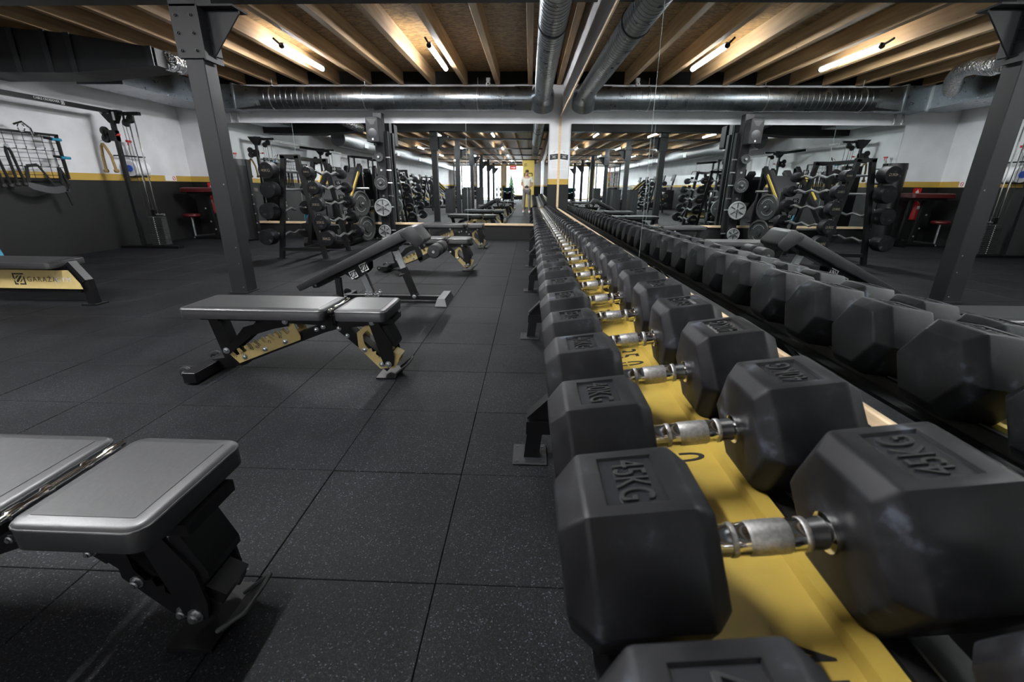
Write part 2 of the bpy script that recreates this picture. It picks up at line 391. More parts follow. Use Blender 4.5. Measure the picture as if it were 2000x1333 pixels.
# white pier between the two mirrors and the lintel over the back mirror
wf = MB()
wins = [(-6.3, -4.95), (-4.75, -2.45), (-2.2, -.35)]
for x0, x1 in ((XL, -6.3), (-4.95, -4.75), (-2.45, -2.2), (-.35, XR + .35)): wf.box(((x0 + x1) / 2, YF - .1, 1.6), (x1 - x0, .2, 3.3))
for i, (x0, x1) in enumerate(wins):
    wf.box(((x0 + x1) / 2, YF - .1, 3.05), (x1 - x0, .2, .4))
    if i != 1: wf.box(((x0 + x1) / 2, YF - .1, .15), (x1 - x0, .2, .3))
struct('wall_front', wf, 'wall_paint')
for i, (x0, x1) in enumerate(wins):
    z0 = .02 if i == 1 else .3
    b = MB()
    for xx in (x0 + .06, x1 - .06): b.box((xx, YF + .03, (z0 + 2.85) / 2), (.12, .1, 2.85 - z0))
    b.box(((x0 + x1) / 2, YF + .03, 2.79), (x1 - x0 - .24, .1, .12)); b.box(((x0 + x1) / 2, YF + .03, z0 + .05), (x1 - x0 - .24, .1, .1))
    w = struct('window_%d' % (i + 1), b, 'window_frame')
    MB().box(((x0 + x1) / 2, YF + .0, (z0 + 2.78) / 2 + .03), (x1 - x0 - .2, .008, 2.74 - z0)).build('pane', 'glass', w, 0)
# ceiling: OSB sheets on timber joists, dark steel cross beams
ceil = MB().box(((XL + XR) / 2, (YB + YF) / 2, ZC + .07), (XR - XL + .6, YB - YF + .6, .08)).build('ceiling', 'fascia_black', smooth=0); tag(ceil, kind='structure')
JX = [0.50 - .62 * k if k == 0 else 0.565 - .62 * k for k in range(13)]
JX = [0.50] + [-0.04 - .615 * k for k in range(12)]
beamY = [4.40 - 4.65 * k for k in range(6)]
bays = [(YB - .02, beamY[0])] + [(beamY[k], beamY[k + 1]) for k in range(5)] + [(beamY[5], YF)]
jm = {}
for hi, lo in bays:
    L = hi - lo - .004
    for x in JX:
        key = round(L, 3)
        if key not in jm:
            o = MB().box((0, 0, 0), (.085, L, .225), bev=.004).build('joist', 'glulam', ceil, smooth=0); jm[key] = o.data
        else: o = link('joist', jm[key], ceil)
        o.location = (x, (hi + lo) / 2, 2.99)
om = {}
for x0, x1 in spans(XL, XR + .33, JX[1], .615 * 2):
    for y0, y1 in spans(YF, YB, YB, 2.5):
        key = (round(x1 - x0, 3), round(y1 - y0, 3))
        if key not in om:
            o = MB().box((0, 0, 0), (key[0] - .004, key[1] - .004, .018)).build('osb_panel', 'osb', ceil, 0); om[key] = o.data
        else: o = link('osb_panel', om[key], ceil)
        o.location = ((x0 + x1) / 2, (y0 + y1) / 2, ZC + .012)
sb = None
xm, L = (XL + XR) / 2, XR - XL
b = MB(); b.box((xm, beamY[0] + .13, 2.61), (L, .4, .02)); b.box((xm, beamY[0] + .13, 2.865), (L, .4, .02))
for dy in (-.03, .29): b.box((xm, beamY[0] + dy, 2.7375), (L, .02, .235))
b.build('steel_beam', 'steel_beam', ceil, 0)
for y in beamY[1:]:
    if sb is None: sb = MB().box((xm, 0, 2.845), (L, .16, .055)).build('steel_beam', 'steel_beam', ceil, 0); o = sb
    else: o = link('steel_beam', sb.data, ceil)
    o.location = (0, y, 0)

# ------------------------------------------------------------------ mirrors
mir = thing('wall_mirror', (XR, 2.0, 0), 'tall wall mirror behind the dumbbell rack, framed in pale timber strips', 'mirror')
MZ0, MZ1 = .660, 2.33
mir.location = (.656, 0, 0); mir.rotation_euler = (0, 0, SKEW)
ys = [9.555, 7.3, 4.85, 2.59, .2, -2.2, -4.6, -7.0]
for a, b_ in zip(ys, ys[1:]):
    MB().box((.006, (a + b_) / 2, (MZ0 + MZ1) / 2), (.012, a - b_ - .006, MZ1 - MZ0)).build('mirror_panel', 'mirror', mir, 0)
for a in ys[1:-1]:
    MB().box((.004, a, (MZ0 + MZ1) / 2), (.006, .007, MZ1 - MZ0)).build('mirror_joint', 'mirror_edge', mir, 0)
for z in (MZ0 - .015, MZ1 + .02):
    MB().box((.001, (9.575 - 7) / 2, z), (.018, 16.575, .028), bev=.003).build('frame_strip', 'pale_wood', mir, 0)
MB().box((-.006, 9.562, (MZ0 + MZ1) / 2), (.03, .034, MZ1 - MZ0), bev=.003).build('frame_strip', 'pale_wood', mir, 0)
MB().box((.021, 1.3, 1.5), (.016, 16.5, 1.75)).build('backing_board', 'dark_panel', mir, 0)
bm_ = thing('wall_mirror', (0, YB - .01, 0), 'wide wall mirror across the end wall above a pale timber strip', 'mirror')
bx = [.342, -1.287, -2.80, -4.75, -6.056]
for a, b_ in zip(bx, bx[1:]):
    MB().box(((a + b_) / 2, 0, (.325 + 2.215) / 2), (a - b_ - .005, .012, 2.215 - .325)).build('mirror_panel', 'mirror', bm_, 0)
for a in bx[1:-1]:
    MB().box((a, .0, (.325 + 2.215) / 2), (.006, .006, 2.215 - .325)).build('mirror_joint', 'mirror_edge', bm_, 0)
MB().box(((bx[0] + bx[-1]) / 2, -.006, .305), (bx[0] - bx[-1], .03, .045), bev=.003).build('frame_strip', 'pale_wood', bm_, 0)
# notice taped to the pier
nt_ = thing('paper_notice', (.455, YB - .003, 1.56), 'white paper notice with dark folded header on the white pier', 'notice')
MB().box((0, 0, 0), (.175, .003, .36)).build('sheet', 'white_paper', nt_, 0)
b = MB(); b.prism([(-.08, .0), (-.08, .1), (.08, .12), (.08, .02)], -.0035, -.0025); b.build('header_block', 'dark_panel', nt_, 0)
b = MB(); b.prism([(-.01, .15), (.02, .17), (.03, .165), (.01, .15), (.0, .13), (-.01, .135)], -.0035, -.0025); b.build('header_emblem', 'grey_print', nt_, 0)
for k in range(5): MB().box((-.005 * (k % 2), -.003, -.03 - .028 * k), (.12 - .02 * (k % 2), .001, .004)).build('printed_line', 'grey_print', nt_, 0)
for k, z in enumerate((.085, .06, .04)): MB().box((.0, -.0042, z), ((.1, .06, .08)[k], .001, (.004, .012, .004)[k])).build('header_line', 'white_print', nt_, 0)

# ------------------------------------------------------------------ tube lamps
tube_proto = None
spots = [(-1.40, 7.55), (-3.42, 7.55)] + [(x, y) for y in (1.5, -4.5, -9.9, -15.2) for x in (-1.40, -3.42, -5.45)]
names = {7.55: 'by the end wall mirror', 1.5: 'above the benches', -4.5: 'beyond the first storage boxes', -9.9: 'near the cardio machines', -15.2: 'nearest the bright windows'}
wherex = {-1.40: 'closest to the dumbbell rack', -3.42: 'over the row of steel posts', -5.45: 'on the cardio machine side'}
for x, y in spots:
    lab = 'lit tube lamp ' + names[y] + ', ' + wherex[x]
    if tube_proto is None:
        t = thing('tube_lamp', (x, y, 2.86), lab, 'lamp', 'tube lamps under the joists')
        q = [(.03 * math.cos(R(-60 + 300 * k / 14)), -.02 + .03 * math.sin(R(-60 + 300 * k / 14))) for k in range(15)]
        b = MB(); b.prism(q, -.62, .62); b.build('opal_tube', 'tube_upper', t, 50)
        b = MB(); b.box((0, 0, -.0466), (.029, 1.24, .0006)); b.build('added_down_strip', 'tube_light', t, 0)  # added flat emitter under the tube, throws light down and spares the joists
        b = MB(); b.box((0, 0, .014), (.05, 1.28, .016)); b.build('lamp_body', 'white_plastic', t, 0)
        for s in (-1, 1): MB().cyl((0, .62 * s, -.02), (0, .655 * s, -.02), .033, 14).build('end_cap', 'dark_panel', t)
        b = MB(); b.tube([(0, -.66, -.01), (.0, -.75, .0), (-.01, -.82, .02)], .014, 6); b.build('power_cable', 'dark_panel', t)
        tube_proto = t
    else:
        t = copy_tree(tube_proto); t.location = (x, y, 2.86); t['label'] = lab

# ------------------------------------------------------------------ steel posts
def make_post(x, y, label, plain=False):
    t = thing('steel_post', (x, y, 0), label, 'post', 'steel posts under the cross beams')
    w, d = (.17, .17)
    hh = 2.36 if plain else (2.595 if y > 0 else 2.815)
    MB().box((0, 0, hh / 2), (w, d, hh), bev=.006).build('shaft', 'post_paint', t, 0)
    if not plain:
        b = MB(); b.box((0, 0, 2.34), (.235, .22, .51)); b.build('sleeve', 'post_paint', t, 0)
    if not plain:
        b = MB(); b.prism([(.118, 2.09), (.118, 2.47), (.42, 2.47), (.42, 2.44)], -.008, .008); b.build('gusset', 'post_paint', t, 0)
        b = MB(); b.box((.16, .0, 2.472), (.54, .22, .016)); b.box((.125, 0, 2.27), (.014, .24, .4)); b.build('cap_plate', 'post_paint', t, 0)
        for k in range(3):
            for xx in (-.075, .06):
                MB().lathe([(.013, 0), (.013, .4), (.008, .45), (.008, 1)], (xx, -.11, 2.14 + .13 * k), (xx, -.135, 2.14 + .13 * k), 8).build('bolt', 'dark_panel', t)
        for k in range(4): MB().cyl((.13, -.075, 2.12 + .1 * k), (.155, .075, 2.12 + .1 * k), .006, 6).build('anchor_pin', 'dark_panel', t)
    b = MB(); b.box((0, 0, .005), (w + .03, d + .03, .01)); b.build('base_plate', 'post_paint', t, 0)
    for z in (.06, .3, .46, 1.05): MB().cyl((.05, -d / 2 - .001, z), (.05, -d / 2 - .005, z), .006, 8).build('rivet', 'zinc', t)
    return t
make_post(-2.955, 4.45, 'dark grey steel post with bolted top bracket, standing past the adjustable benches')
post_b = make_post(-2.93, 9.33, 'black steel post carrying weight plates and a loudspeaker by the end mirror', True)
for i, y in enumerate((-.25, -4.9, -9.55, -14.2, -18.85)):
    make_post(-2.97, y, 'dark grey steel post, %s of those in line behind the camera spot' % ('first', 'second', 'third', 'fourth', 'fifth')[i])

# ------------------------------------------------------------------ ducts
def spiral(L, r, step=.11):
    prof = [(r, 0)]
    k = step
    while k < L - .02:
        prof += [(r, (k - .004) / L), (r + .003, k / L), (r, (k + .004) / L)]; k += step
    return prof + [(r, 1)]
du = thing('round_duct', (-2.6, 9.2, 2.585), 'spiral galvanised air duct running across the end wall above the mirror', 'duct')
du.location = (0, 9.22, 2.59)
b = MB(); b.lathe(spiral(4.75, .195, .105), (-5.05, 0, 0), (-.30, 0, 0), 40); b.build('pipe', 'galvanised', du, 18)
b = MB(); b.lathe([(.205, 0), (.205, 1)], (-.32, 0, 0), (.0, 0, 0), 36); b.build('tee_sleeve', 'galvanised', du)
for x in (-4.85, -3.1, -1.0):
    b = MB(); b.lathe([(.198, 0), (.205, .2), (.205, .8), (.198, 1)], (x - .012, 0, 0), (x + .012, 0, 0), 36); b.build('coupling', 'zinc', du)
    b = MB(); b.tube([(x, 0, .2), (x, 0, .34)], .005, 6); b.build('hanger_rod', 'zinc', du)
# square-to-round transition and box section at the left
b = MB(); seg = 32; A = []; B_ = []
for k in range(seg):
    a = 2 * PI * k / seg; c, s_ = math.cos(a), math.sin(a); q = .2 / max(abs(c), abs(s_))
    A.append(b.bm.verts.new((-5.05, .195 * c, .195 * s_))); B_.append(b.bm.verts.new((-5.5, q * c, q * s_)))
for k in range(seg): b.bm.faces.new((A[k], A[(k + 1) % seg], B_[(k + 1) % seg], B_[k]))
b.build('transition', 'galvanised', du, 30)
b = MB(); b.box((-5.72, 0, 0), (.44, .4, .4)); b.build('box_section', 'galvanised', du, 0)
for x in (-5.5, -5.94): MB().box((x, 0, 0), (.03, .44, .44)).build('flange', 'zinc', du, 0)
b = MB(); b.prism([(-5.955, -.17), (-5.955, .2), (-6.65, .2), (-6.65, -.17)], -2.1, .2); b.build('side_box', 'galvanised', du, 0)
d2 = thing('round_duct', (.19, 6.5, 2.65), 'spiral galvanised duct running along the ceiling beside the tall mirror', 'duct'); d2.location = (.19, 0, 2.60)
b = MB(); b.lathe(spiral(13.5, .142, .085), (0, 9.0, 0), (0, -4.5, 0), 36); b.build('pipe', 'galvanised', d2, 18)
for y in (5.2, .9, -2.6): MB().lathe([(.145, 0), (.153, .2), (.153, .8), (.145, 1)], (0, y - .015, 0), (0, y + .015, 0), 32).build('coupling', 'dark_panel', d2)
b = MB(); b.lathe([(.145, 0), (.19, .55), (.2, .6), (.2, 1)], (0, 8.75, -.0), (0, 9.05, -.0), 32); b.build('reducer', 'galvanised', d2)
b = MB(); pr = []
for k in range(7): pr += [(.2, k / 7), (.206, (k + .5) / 7)]
b.lathe(pr + [(.2, 1)], (0, 9.02, -.0), (0, 9.16, -.17), 32); b.build('flexible_end', 'galvanised', d2, 50)
b = MB(); b.tube([(.14, 8.9, .1), (.33, 9.1, -.2)], .006, 6); b.build('hanger_wire', 'zinc', d2)
d3 = thing('box_duct', (-5.55, 6.05, 2.58), 'black wrapped box duct with tape bands under the ceiling by the left wall', 'duct')
b = MB(); b.add([(1.0, -.02, .02), (1.0, -.02, -.17), (-.1, -.05, -.25), (-1.48, -.05, -.24), (-1.48, -.05, .29), (-.05, -.03, .17),
                 (1.0, .38, .02), (1.0, .38, -.17), (-.1, .45, -.25), (-1.48, .5, -.24), (-1.48, .5, .29), (-.05, .45, .17)],
                [(0, 5, 2, 1), (5, 4, 3, 2), (6, 7, 8, 11), (11, 8, 9, 10), (0, 1, 7, 6), (4, 10, 9, 3), (0, 6, 11, 5), (5, 11, 10, 4), (1, 2, 8, 7), (2, 3, 9, 8)])
b.build('wrapped_body', 'duct_wrap', d3, 0)
for x, z0, z1 in ((-.02, -.25, .17), (-.32, -.25, .2), (-.72, -.248, .23), (.95, -.178, .03)):
    MB().box((x, -.052, (z0 + z1) / 2), (.07, .012, z1 - z0)).build('tape_band', 'duct_tape', d3, 0)
b = MB(); random.seed(3)
pts = [(-4.55, 6.2, 2.50), (-4.68, 6.6, 2.56), (-4.9, 7.1, 2.66), (-5.1, 7.6, 2.7), (-5.4, 8.0, 2.68), (-5.75, 8.4, 2.62)]
b.tube([Vector(p) - Vector((-5.55, 6.05, 2.58)) for p in pts], lambda t: .11 + .018 * math.sin(40 * t), 16); b.build('foil_hose', 'foil', d3)
d4 = thing('insulated_duct', (-6.3, -8, 2.5), 'grey insulated round duct hung along the cardio machine wall', 'duct')
b = MB(); b.lathe([(.24, 0), (.24, 1)], (0, 11.5, 0), (0, -13.5, 0), 24); b.build('pipe', 'insulation_grey', d4)
for k in range(6): MB().box((.22, 9.5 - 4.2 * k, -.06), (.05, .4, .16)).build('grille', 'zinc', d4, 0)
wb = MB()
for x in (-5.92, -5.77): wb = MB(); wb.cyl((x, 9.5, 2.22), (x, 9.5, 2.40), .022, 10); wb.lathe([(.03, 0), (.03, 1)], (x, 9.5, 2.25), (x, 9.5, 2.29), 8); tag(wb.build('pipe_stub', 'cast_iron'), 'short brass-capped pipe stub above the end mirror, %s' % ('outer of two' if x < -5.8 else 'inner of two'), 'pipe')
cc = thing('security_camera', (-.82, 9.35, 2.89), 'small white dome security camera under the joists above the end wall duct', 'camera')
MB().cyl((0, 0, .06), (0, 0, .0), .04, 14).build('mount', 'white_plastic', cc)
MB().lathe([(.012, 0), (.035, .15), (.045, .4), (.045, .6), (.03, .9), (.01, 1)], (0, -.0, .0), (.0, -.03, -.085), 14).build('dome', 'white_plastic', cc)
MB().cyl((0, -.055, -.04), (0, -.062, -.042), .016, 12).build('lens', 'black_print', cc)

# ------------------------------------------------------------------ dumbbells and rack
TILT = R(8.3)
WTS = [45, 40, 35, 32.5, 30, 27.5, 25, 22.5, 20, 17.5, 15, 12.5, 10, 9, 8, 7, 6, 5, 4, 3]
def hexloop(b, x, r, ax=0): return [b.bm.verts.new((x, r * math.cos(R(60 * k)), r * math.sin(R(60 * k)))) for k in range(6)]
head_cache = {}
def head_mesh(af, L):
    key = (round(af, 4), round(L, 4))
    if key in head_cache: return head_cache[key]
    b = MB(); r = af / math.sqrt(3); c0, c1 = .19 * L, .13 * L
    lp = [hexloop(b, 0, r * .74), hexloop(b, c0, r), hexloop(b, L - c1, r), hexloop(b, L, r * .8)]
    for A, B in zip(lp, lp[1:]):
        for k in range(6): b.bm.faces.new((A[k], A[(k + 1) % 6], B[(k + 1) % 6], B[k]))
    b.bm.faces.new(lp[0][::-1]); b.bm.faces.new(lp[-1])
    bmesh.ops.recalc_face_normals(b.bm, faces=b.bm.faces)
    bmesh.ops.bevel(b.bm, geom=list(b.bm.edges), offset=.0045, segments=2, affect='EDGES', profile=.6)
    b.bm.faces.ensure_lookup_table()
    top = max((f for f in b.bm.faces if f.normal.z > .99), key=lambda f: f.calc_area())
    z = top.calc_center_median().z; xm = (c0 + L - c1) / 2
    hx, hy = (L - c0 - c1) * .29, r * .5 * .74
    vs = list(top.verts)
    rect = {}
    for sx in (-1, 1):
        for sy in (-1, 1):
            rect[(sx, sy)] = [b.bm.verts.new((xm + sx * hx, sy * hy, z)), b.bm.verts.new((xm + sx * (hx - .0015), sy * (hy - .0015), z - .0035))]
    cyc = [(-1, -1), (1, -1), (1, 1), (-1, 1)]
    outer = {}
    for v in vs: outer.setdefault((1 if v.co.x > xm else -1, 1 if v.co.y > 0 else -1), v)
    bmesh.ops.delete(b.bm, geom=[top], context='FACES_ONLY')
    for a, c in zip(cyc, cyc[1:] + cyc[:1]):
        b.bm.faces.new((outer[a], outer[c], rect[c][0], rect[a][0])); b.bm.faces.new((rect[a][0], rect[c][0], rect[c][1], rect[a][1]))
    fl = b.bm.faces.new([rect[k][1] for k in cyc]); fl.material_index = 1
    o = b.build('head', 'rubber', smooth=30); o.data.materials.append(M['rubber_label']); me = o.data; bpy.data.objects.remove(o)
    head_cache[key] = (me, xm, z - .0035)
    return head_cache[key]
def place(o, loc, rot=(0, 0, 0)): o.location = loc; o.rotation_euler = rot; return o
ORD = ['first', 'second', 'third', 'fourth', 'fifth', 'sixth', 'seventh', 'eighth', 'ninth', 'tenth', 'eleventh', 'twelfth', 'thirteenth', 'fourteenth', 'fifteenth', 'sixteenth', 'seventeenth', 'eighteenth', 'nineteenth', 'twentieth']
RX0, REST = .060, .5585
for k in range(40):
    w = WTS[k // 2]; s = (w / 45) ** .5
    af = .085 + .102 * s; L = .085 + .071 * s; grip = .141 - .006 * (1 - s); tot = 2 * L + grip
    ws = ('%g' % w)
    n = ORD[k] + ' from the near end' if k < 20 else ORD[39 - k] + ' from the far end'
    d = thing('hex_dumbbell', (0, 0, 0), 'rubber hex dumbbell with chrome grip, %s of the rack' % n, 'dumbbell', 'hex dumbbells on the long rack')
    y = .176 + .2292 * k + random.uniform(-.006, .006)
    d.location = (RX0 + (.014 if k == 0 else 0), y, REST - .018); d.rotation_euler = (0, -TILT, 0)
    ax = af / 2 + .018
    me, xm, zt = head_mesh(af, L)
    h1 = place(link('head', me, d), (0, 0, ax)); h2 = place(link('head', me, d), (tot, 0, ax), (0, 0, PI))
    if k < 16:
        ts = min(L * .44, af * .32)
        for h in (h1, h2): text('weight_marking', ws + 'KG', ts * .86, h, (xm, 0, zt + .0002), (0, 0, -PI / 2), .0022, 'rubber_letter').scale = (.56 if len(ws) < 3 else .44, 1, 1)
    g0, g1 = L - .004, L + grip + .004; G = g1 - g0
    pr = [(.0205, 0), (.0205, .05), (.0222, .06), (.0222, .085), (.0175, .1), (.0172, .2), (.018, .22), (.018, .27), (.0174, .29), (.018, .33)]
    pr = pr + [(.0183, .42), (.0184, .5)] + [(r_, 1 - t_) for r_, t_ in [(.0183, .42)] + pr[::-1][0:]]
    seg = 20 if k < 10 else 12
    hd = MB().lathe(pr, (g0, 0, ax), (g1, 0, ax), seg).build('handle', 'chrome', d, 40)
    kn = MB().lathe([(.018, 0), (.0189, .08), (.0191, .5), (.0189, .92), (.018, 1)], (g0 + .35 * G, 0, ax), (g0 + .65 * G, 0, ax), seg).build('knurled_grip', 'knurl', hd, 60)
    for t_ in (.22, .735): MB().lathe([(.0182, 0), (.0187, .1), (.0187, .9), (.0182, 1)], (g0 + t_ * G, 0, ax), (g0 + (t_ + .045) * G, 0, ax), seg).build('knurled_ring', 'knurl', hd, 60)

rk = thing('dumbbell_rack', (0, 0, 0), 'long low black dumbbell rack with yellow label tray and bolted feet', 'rack')
ct, st = math.cos(TILT), math.sin(TILT)
def tp(u, v): return (.026 + u * ct - v * st, REST - .012 + u * st + v * ct)     # along-tilt u, normal v -> x,z
def tprism(pts, y0, y1): return MB().prism([tp(u, v) for u, v in pts], y0, y1)
Y0, Y1 = -.25, 9.36
tprism([(.055, -.002), (.055, -.012), (.135, -.012), (.135, -.06), (.143, -.06), (.143, -.002)], Y0, Y1).build('front_rail', 'black_paint', rk, 0)
tprism([(.354, .010), (.376, .012), (.378, .006), (.378, -.02), (.354, -.02)], Y0, Y1).build('rear_rail', 'rail_grey', rk, 0)
tprism([(.354, -.0205), (.44, -.0205), (.44, -.029), (.354, -.029)], Y0, Y1).build('rear_ledge', 'black_paint', rk, 0)
x_, z_ = tp(.377, .0115); MB().cyl((x_, Y0, z_), (x_, Y1, z_), .0016, 6).build('rail_edge_glint', 'zinc', rk)  # pale thin rod stands in for the highlight along the rail's edge
tprism([(.150, -.002), (.150, -.006), (.322, -.006), (.326, .012), (.342, .012), (.342, -.02), (.346, -.02), (.346, .016), (.322, .016), (.318, -.002)], Y0, Y1).build('label_tray', 'yellow_paint', rk, 0)
tray = [o for o in rk.children if o.name.startswith('label_tray')][0]
for k in range(20):
    s = '%.1f' % WTS[k]
    x, z = tp(.262, -.0015)
    o = text('weight_label', s, .105, tray, (x, .30 + .4585 * k, z), (0, 0, 0), .0002, 'black_print', 1.2); o.scale = (.6, 1, 1)
    o.rotation_euler = (Matrix.Rotation(-TILT, 3, 'Y') @ Matrix.Rotation(-PI / 2, 3, 'Z')).to_euler()
    x2, z2 = tp(.258, -.001); MB().box((x2, .30 + .4585 * k, z2), (.0045, .16, .0006), Matrix.Rotation(-TILT, 3, 'Y')).build('stencil_bridge', 'yellow_paint', tray, 0)
for k in range(7):
    y = .04 + 1.5475 * k
    lg = MB(); lg.bar((.024, y, .0), (.036, y, .12), .06, .058); lg.box((.22, y, .143), (.436, .06, .055))
    lg.bar((.42, y, .0), (.42, y, .56), .06, .06); lg = lg.build('leg_frame', 'black_paint', rk, 0)
    g = MB(); g.prism([(.006, .17), (.012, .178), (.345, .52), (.44, .54), (.44, .17)], y - .005, y + .005); g.box((.17, y, .355), (.47, .06, .006), Matrix.Rotation(-R(45.8), 3, 'Y')); g.build('gusset_plate', 'black_paint', lg, 0)
    f = MB(); f.box((.02, y, .004), (.14, .145, .008), bev=.004); f.build('foot_plate', 'post_paint', lg, 0)
    for sx in (-1, 1):
        for sy in (-1, 1): MB().cyl((.02 + .052 * sx, y + .052 * sy, .008), (.02 + .052 * sx, y + .052 * sy, .0095), .007, 8).build('bolt_hole', 'black_print', lg)

# ------------------------------------------------------------------ adjustable benches
def bolt(parent, x, y, z, sy=-1, r=.011, name='bolt'):
    return MB().lathe([(r * 1.5, 0), (r * 1.5, .12), (r, .15), (r, .7), (r * .6, .8), (r * .6, 1)], (x, y, z), (x, y + .016 * sy, z), 10).build(name, 'zinc', parent)
def make_bench(label, plate_mat):
    t = thing('adjustable_bench', (0, 0, 0), label, 'bench', 'adjustable benches in line beside the rack')
    ox = 1.28
    def P(l): return [(x + ox, z) for x, z in l]
    def X(x): return x + ox
    MB().pad(X(-1.86), X(-1.07), -.165, .165, .360, .422, .035, .013).build('back_pad', 'leather', t, 60)
    MB().pad(X(-1.015), X(-.735), -.165, .165, .360, .422, .035, .013).build('seat_pad', 'leather', t, 60)
    for pd, x0, x1 in ((t.children[0], X(-1.86), X(-1.07)), (t.children[1], X(-1.015), X(-.735))):
        pts = []
        for cx_, cy_, a0 in ((x1 - .035, .13, 0), (x0 + .035, .13, 90), (x0 + .035, -.13, 180), (x1 - .035, -.13, 270)):
            pts += [(cx_ + .0345 * math.cos(R(a0 + 22.5 * k)), cy_ + .0345 * math.sin(R(a0 + 22.5 * k)), .4125) for k in range(5)]
        MB().tube(pts, .0024, 6, True).build('piping', 'leather', pd)
    hb = MB(); hb.lathe([(.008, 0), (.008, .05), (.012, .06), (.012, .16), (.009, .18), (.009, .3), (.0135, .32), (.0135, .36), (.009, .38), (.009, .62), (.0135, .64), (.0135, .68), (.009, .7), (.009, .82), (.012, .84), (.012, .94), (.008, .95), (.008, 1)], (X(-1.043), -.145, .411), (X(-1.043), .145, .411), 12)
    hb.build('hinge_bar', 'chrome', t)
    b = MB()
    for y in (-.05, .05): b.bar((X(-1.82), y, .352), (X(-1.05), y, .345), .035, .045)
    b.box((X(-1.72), 0, .35), (.05, .2, .04)); b.prism(P([(-1.55, .33), (-1.06, .31), (-1.06, .37), (-1.55, .37)]), -.075, -.067); b.prism(P([(-1.55, .33), (-1.06, .31), (-1.06, .37), (-1.55, .37)]), .067, .075)
    b.build('back_frame', 'black_paint', t, 0)
    b = MB()
    for y in (-.05, .05): b.bar((X(-1.01), y, .345), (X(-.75), y, .352), .035, .045)
    b.prism(P([(-1.0, .37), (-1.03, .30), (-.9, .31), (-.80, .335), (-.78, .37)]), -.075, -.067); b.prism(P([(-1.0, .37), (-1.03, .30), (-.9, .31), (-.80, .335), (-.78, .37)]), .067, .075); b.box((X(-.75), 0, .345), (.06, .16, .03))
    b.build('seat_frame', 'black_paint', t, 0)
    b = MB(); b.bar((X(-1.768), 0, .35), (X(-1.705), 0, .06), .07, .075, up=(0, 1, 0)); b.build('rear_leg', 'black_paint', t, 0)
    b = MB(); b.box((X(-1.83), .0, .042), (.075, .46, .06), bev=.003); b.bar((X(-1.83), 0, .045), (X(-1.64), 0, .075), .06, .06); b.build('rear_foot', 'black_paint', t, 0)
    for s in (-1, 1):
        wh = MB(); wh.lathe([(.018, 0), (.03, .12), (.033, .3), (.033, .7), (.03, .88), (.018, 1)], (X(-1.925), .13 * s - .016, .036), (X(-1.925), .13 * s + .016, .036), 18); wh = wh.build('wheel', 'wheel_rubber', t)
        MB().cyl((X(-1.925), .13 * s - .026, .036), (X(-1.925), .13 * s + .026, .036), .009, 10).build('axle', 'zinc', wh)
        MB().box((X(-1.89), .108 * s, .04), (.09, .008, .03)).build('wheel_bracket', 'black_paint', wh, 0)
    b = MB(); b.bar((X(-1.70), 0, .06), (X(-1.03), 0, .325), .07, .052, up=(0, 0, 1)); b.build('rear_spine', 'black_paint', t, 0)
    b = MB(); b.bar((X(-1.07), 0, .325), (X(-.775), 0, .045), .07, .055, up=(0, 0, 1)); b.build('front_spine', 'black_paint', t, 0)
    # toothed ladder plates
    top0, top1 = Vector((-1.695, .135)), Vector((-1.33, .29)); poly = [(-1.654, .064), (-1.272, .216), (-1.268, .235), (-1.295, .312), (-1.315, .315)]
    N = 8; dn = Vector((.155, -.365)).normalized()
    for k in range(N):
        f0 = 1 - (k + .15) / N; f1 = 1 - (k + .85) / N
        p0 = top0.lerp(top1, f0); p1 = top0.lerp(top1, f1); q0 = p0 + dn * .034; q1 = p1 + dn * .034 + (p0 - p1) * .35
        poly += [tuple(p0), tuple(q0), tuple(q1), tuple(p1)]
    poly += [(-1.705, .122)]
    for s in (-1, 1):
        lp = MB().prism(P(poly), .048 * s - .003, .048 * s + .003).build('ladder_plate', plate_mat, t, 0)
        for x, z in ((-1.615, .105), (-1.487, .155), (-1.361, .203)): bolt(lp, X(x), .051 * s, z, s)
        if s < 0 and plate_mat == 'gold_paint':
            for i, (n_, x, z) in enumerate((('15', -1.672, .108), ('30', -1.628, .128), ('45', -1.565, .156), ('60', -1.53, .168), ('75', -1.455, .2), ('85', -1.385, .23))):
                text('angle_number', n_, .024, lp, (X(x), -.0512, z), (PI / 2, 0, 0), .0002, 'black_print')
    seat = [(-.888, .309), (-.941, .265), (-.94, .174), (-.825, .049), (-.74, .056), (-.716, .1), (-.755, .128), (-.79, .10), (-.845, .135), (-.842, .155), (-.862, .15), (-.868, .172), (-.885, .168), (-.905, .2), (-.91, .25), (-.882, .285), (-.82, .215), (-.775, .13), (-.76, .14), (-.815, .24), (-.87, .308)]
    for s in (-1, 1):
        lp = MB().prism(P(seat), .048 * s - .003, .048 * s + .003).build('seat_plate', plate_mat, t, 0)
        for x, z in ((-.906, .163), (-.815, .075)): bolt(lp, X(x), .051 * s, z, s)
        if s < 0 and plate_mat == 'gold_paint':
            for n_, x, z in (('30', -.885, .185), ('15', -.822, .12)): text('angle_number', n_, .024, lp, (X(x), -.0512, z), (PI / 2, 0, 0), .0002, 'black_print')
    MB().box((X(-.735), 0, .12), (.05, .09, .045), Matrix.Rotation(.5, 3, 'Y')).build('plate_bridge', plate_mat, t, 0)
    if plate_mat == 'gold_paint':
        b = MB(); b.prism(P([(-1.2, .235), (-1.215, .28), (-1.08, .335), (-1.04, .335), (-.95, .25), (-.985, .215), (-1.06, .28)]), .037, .043); b.build('joint_plate', plate_mat, t, 0)
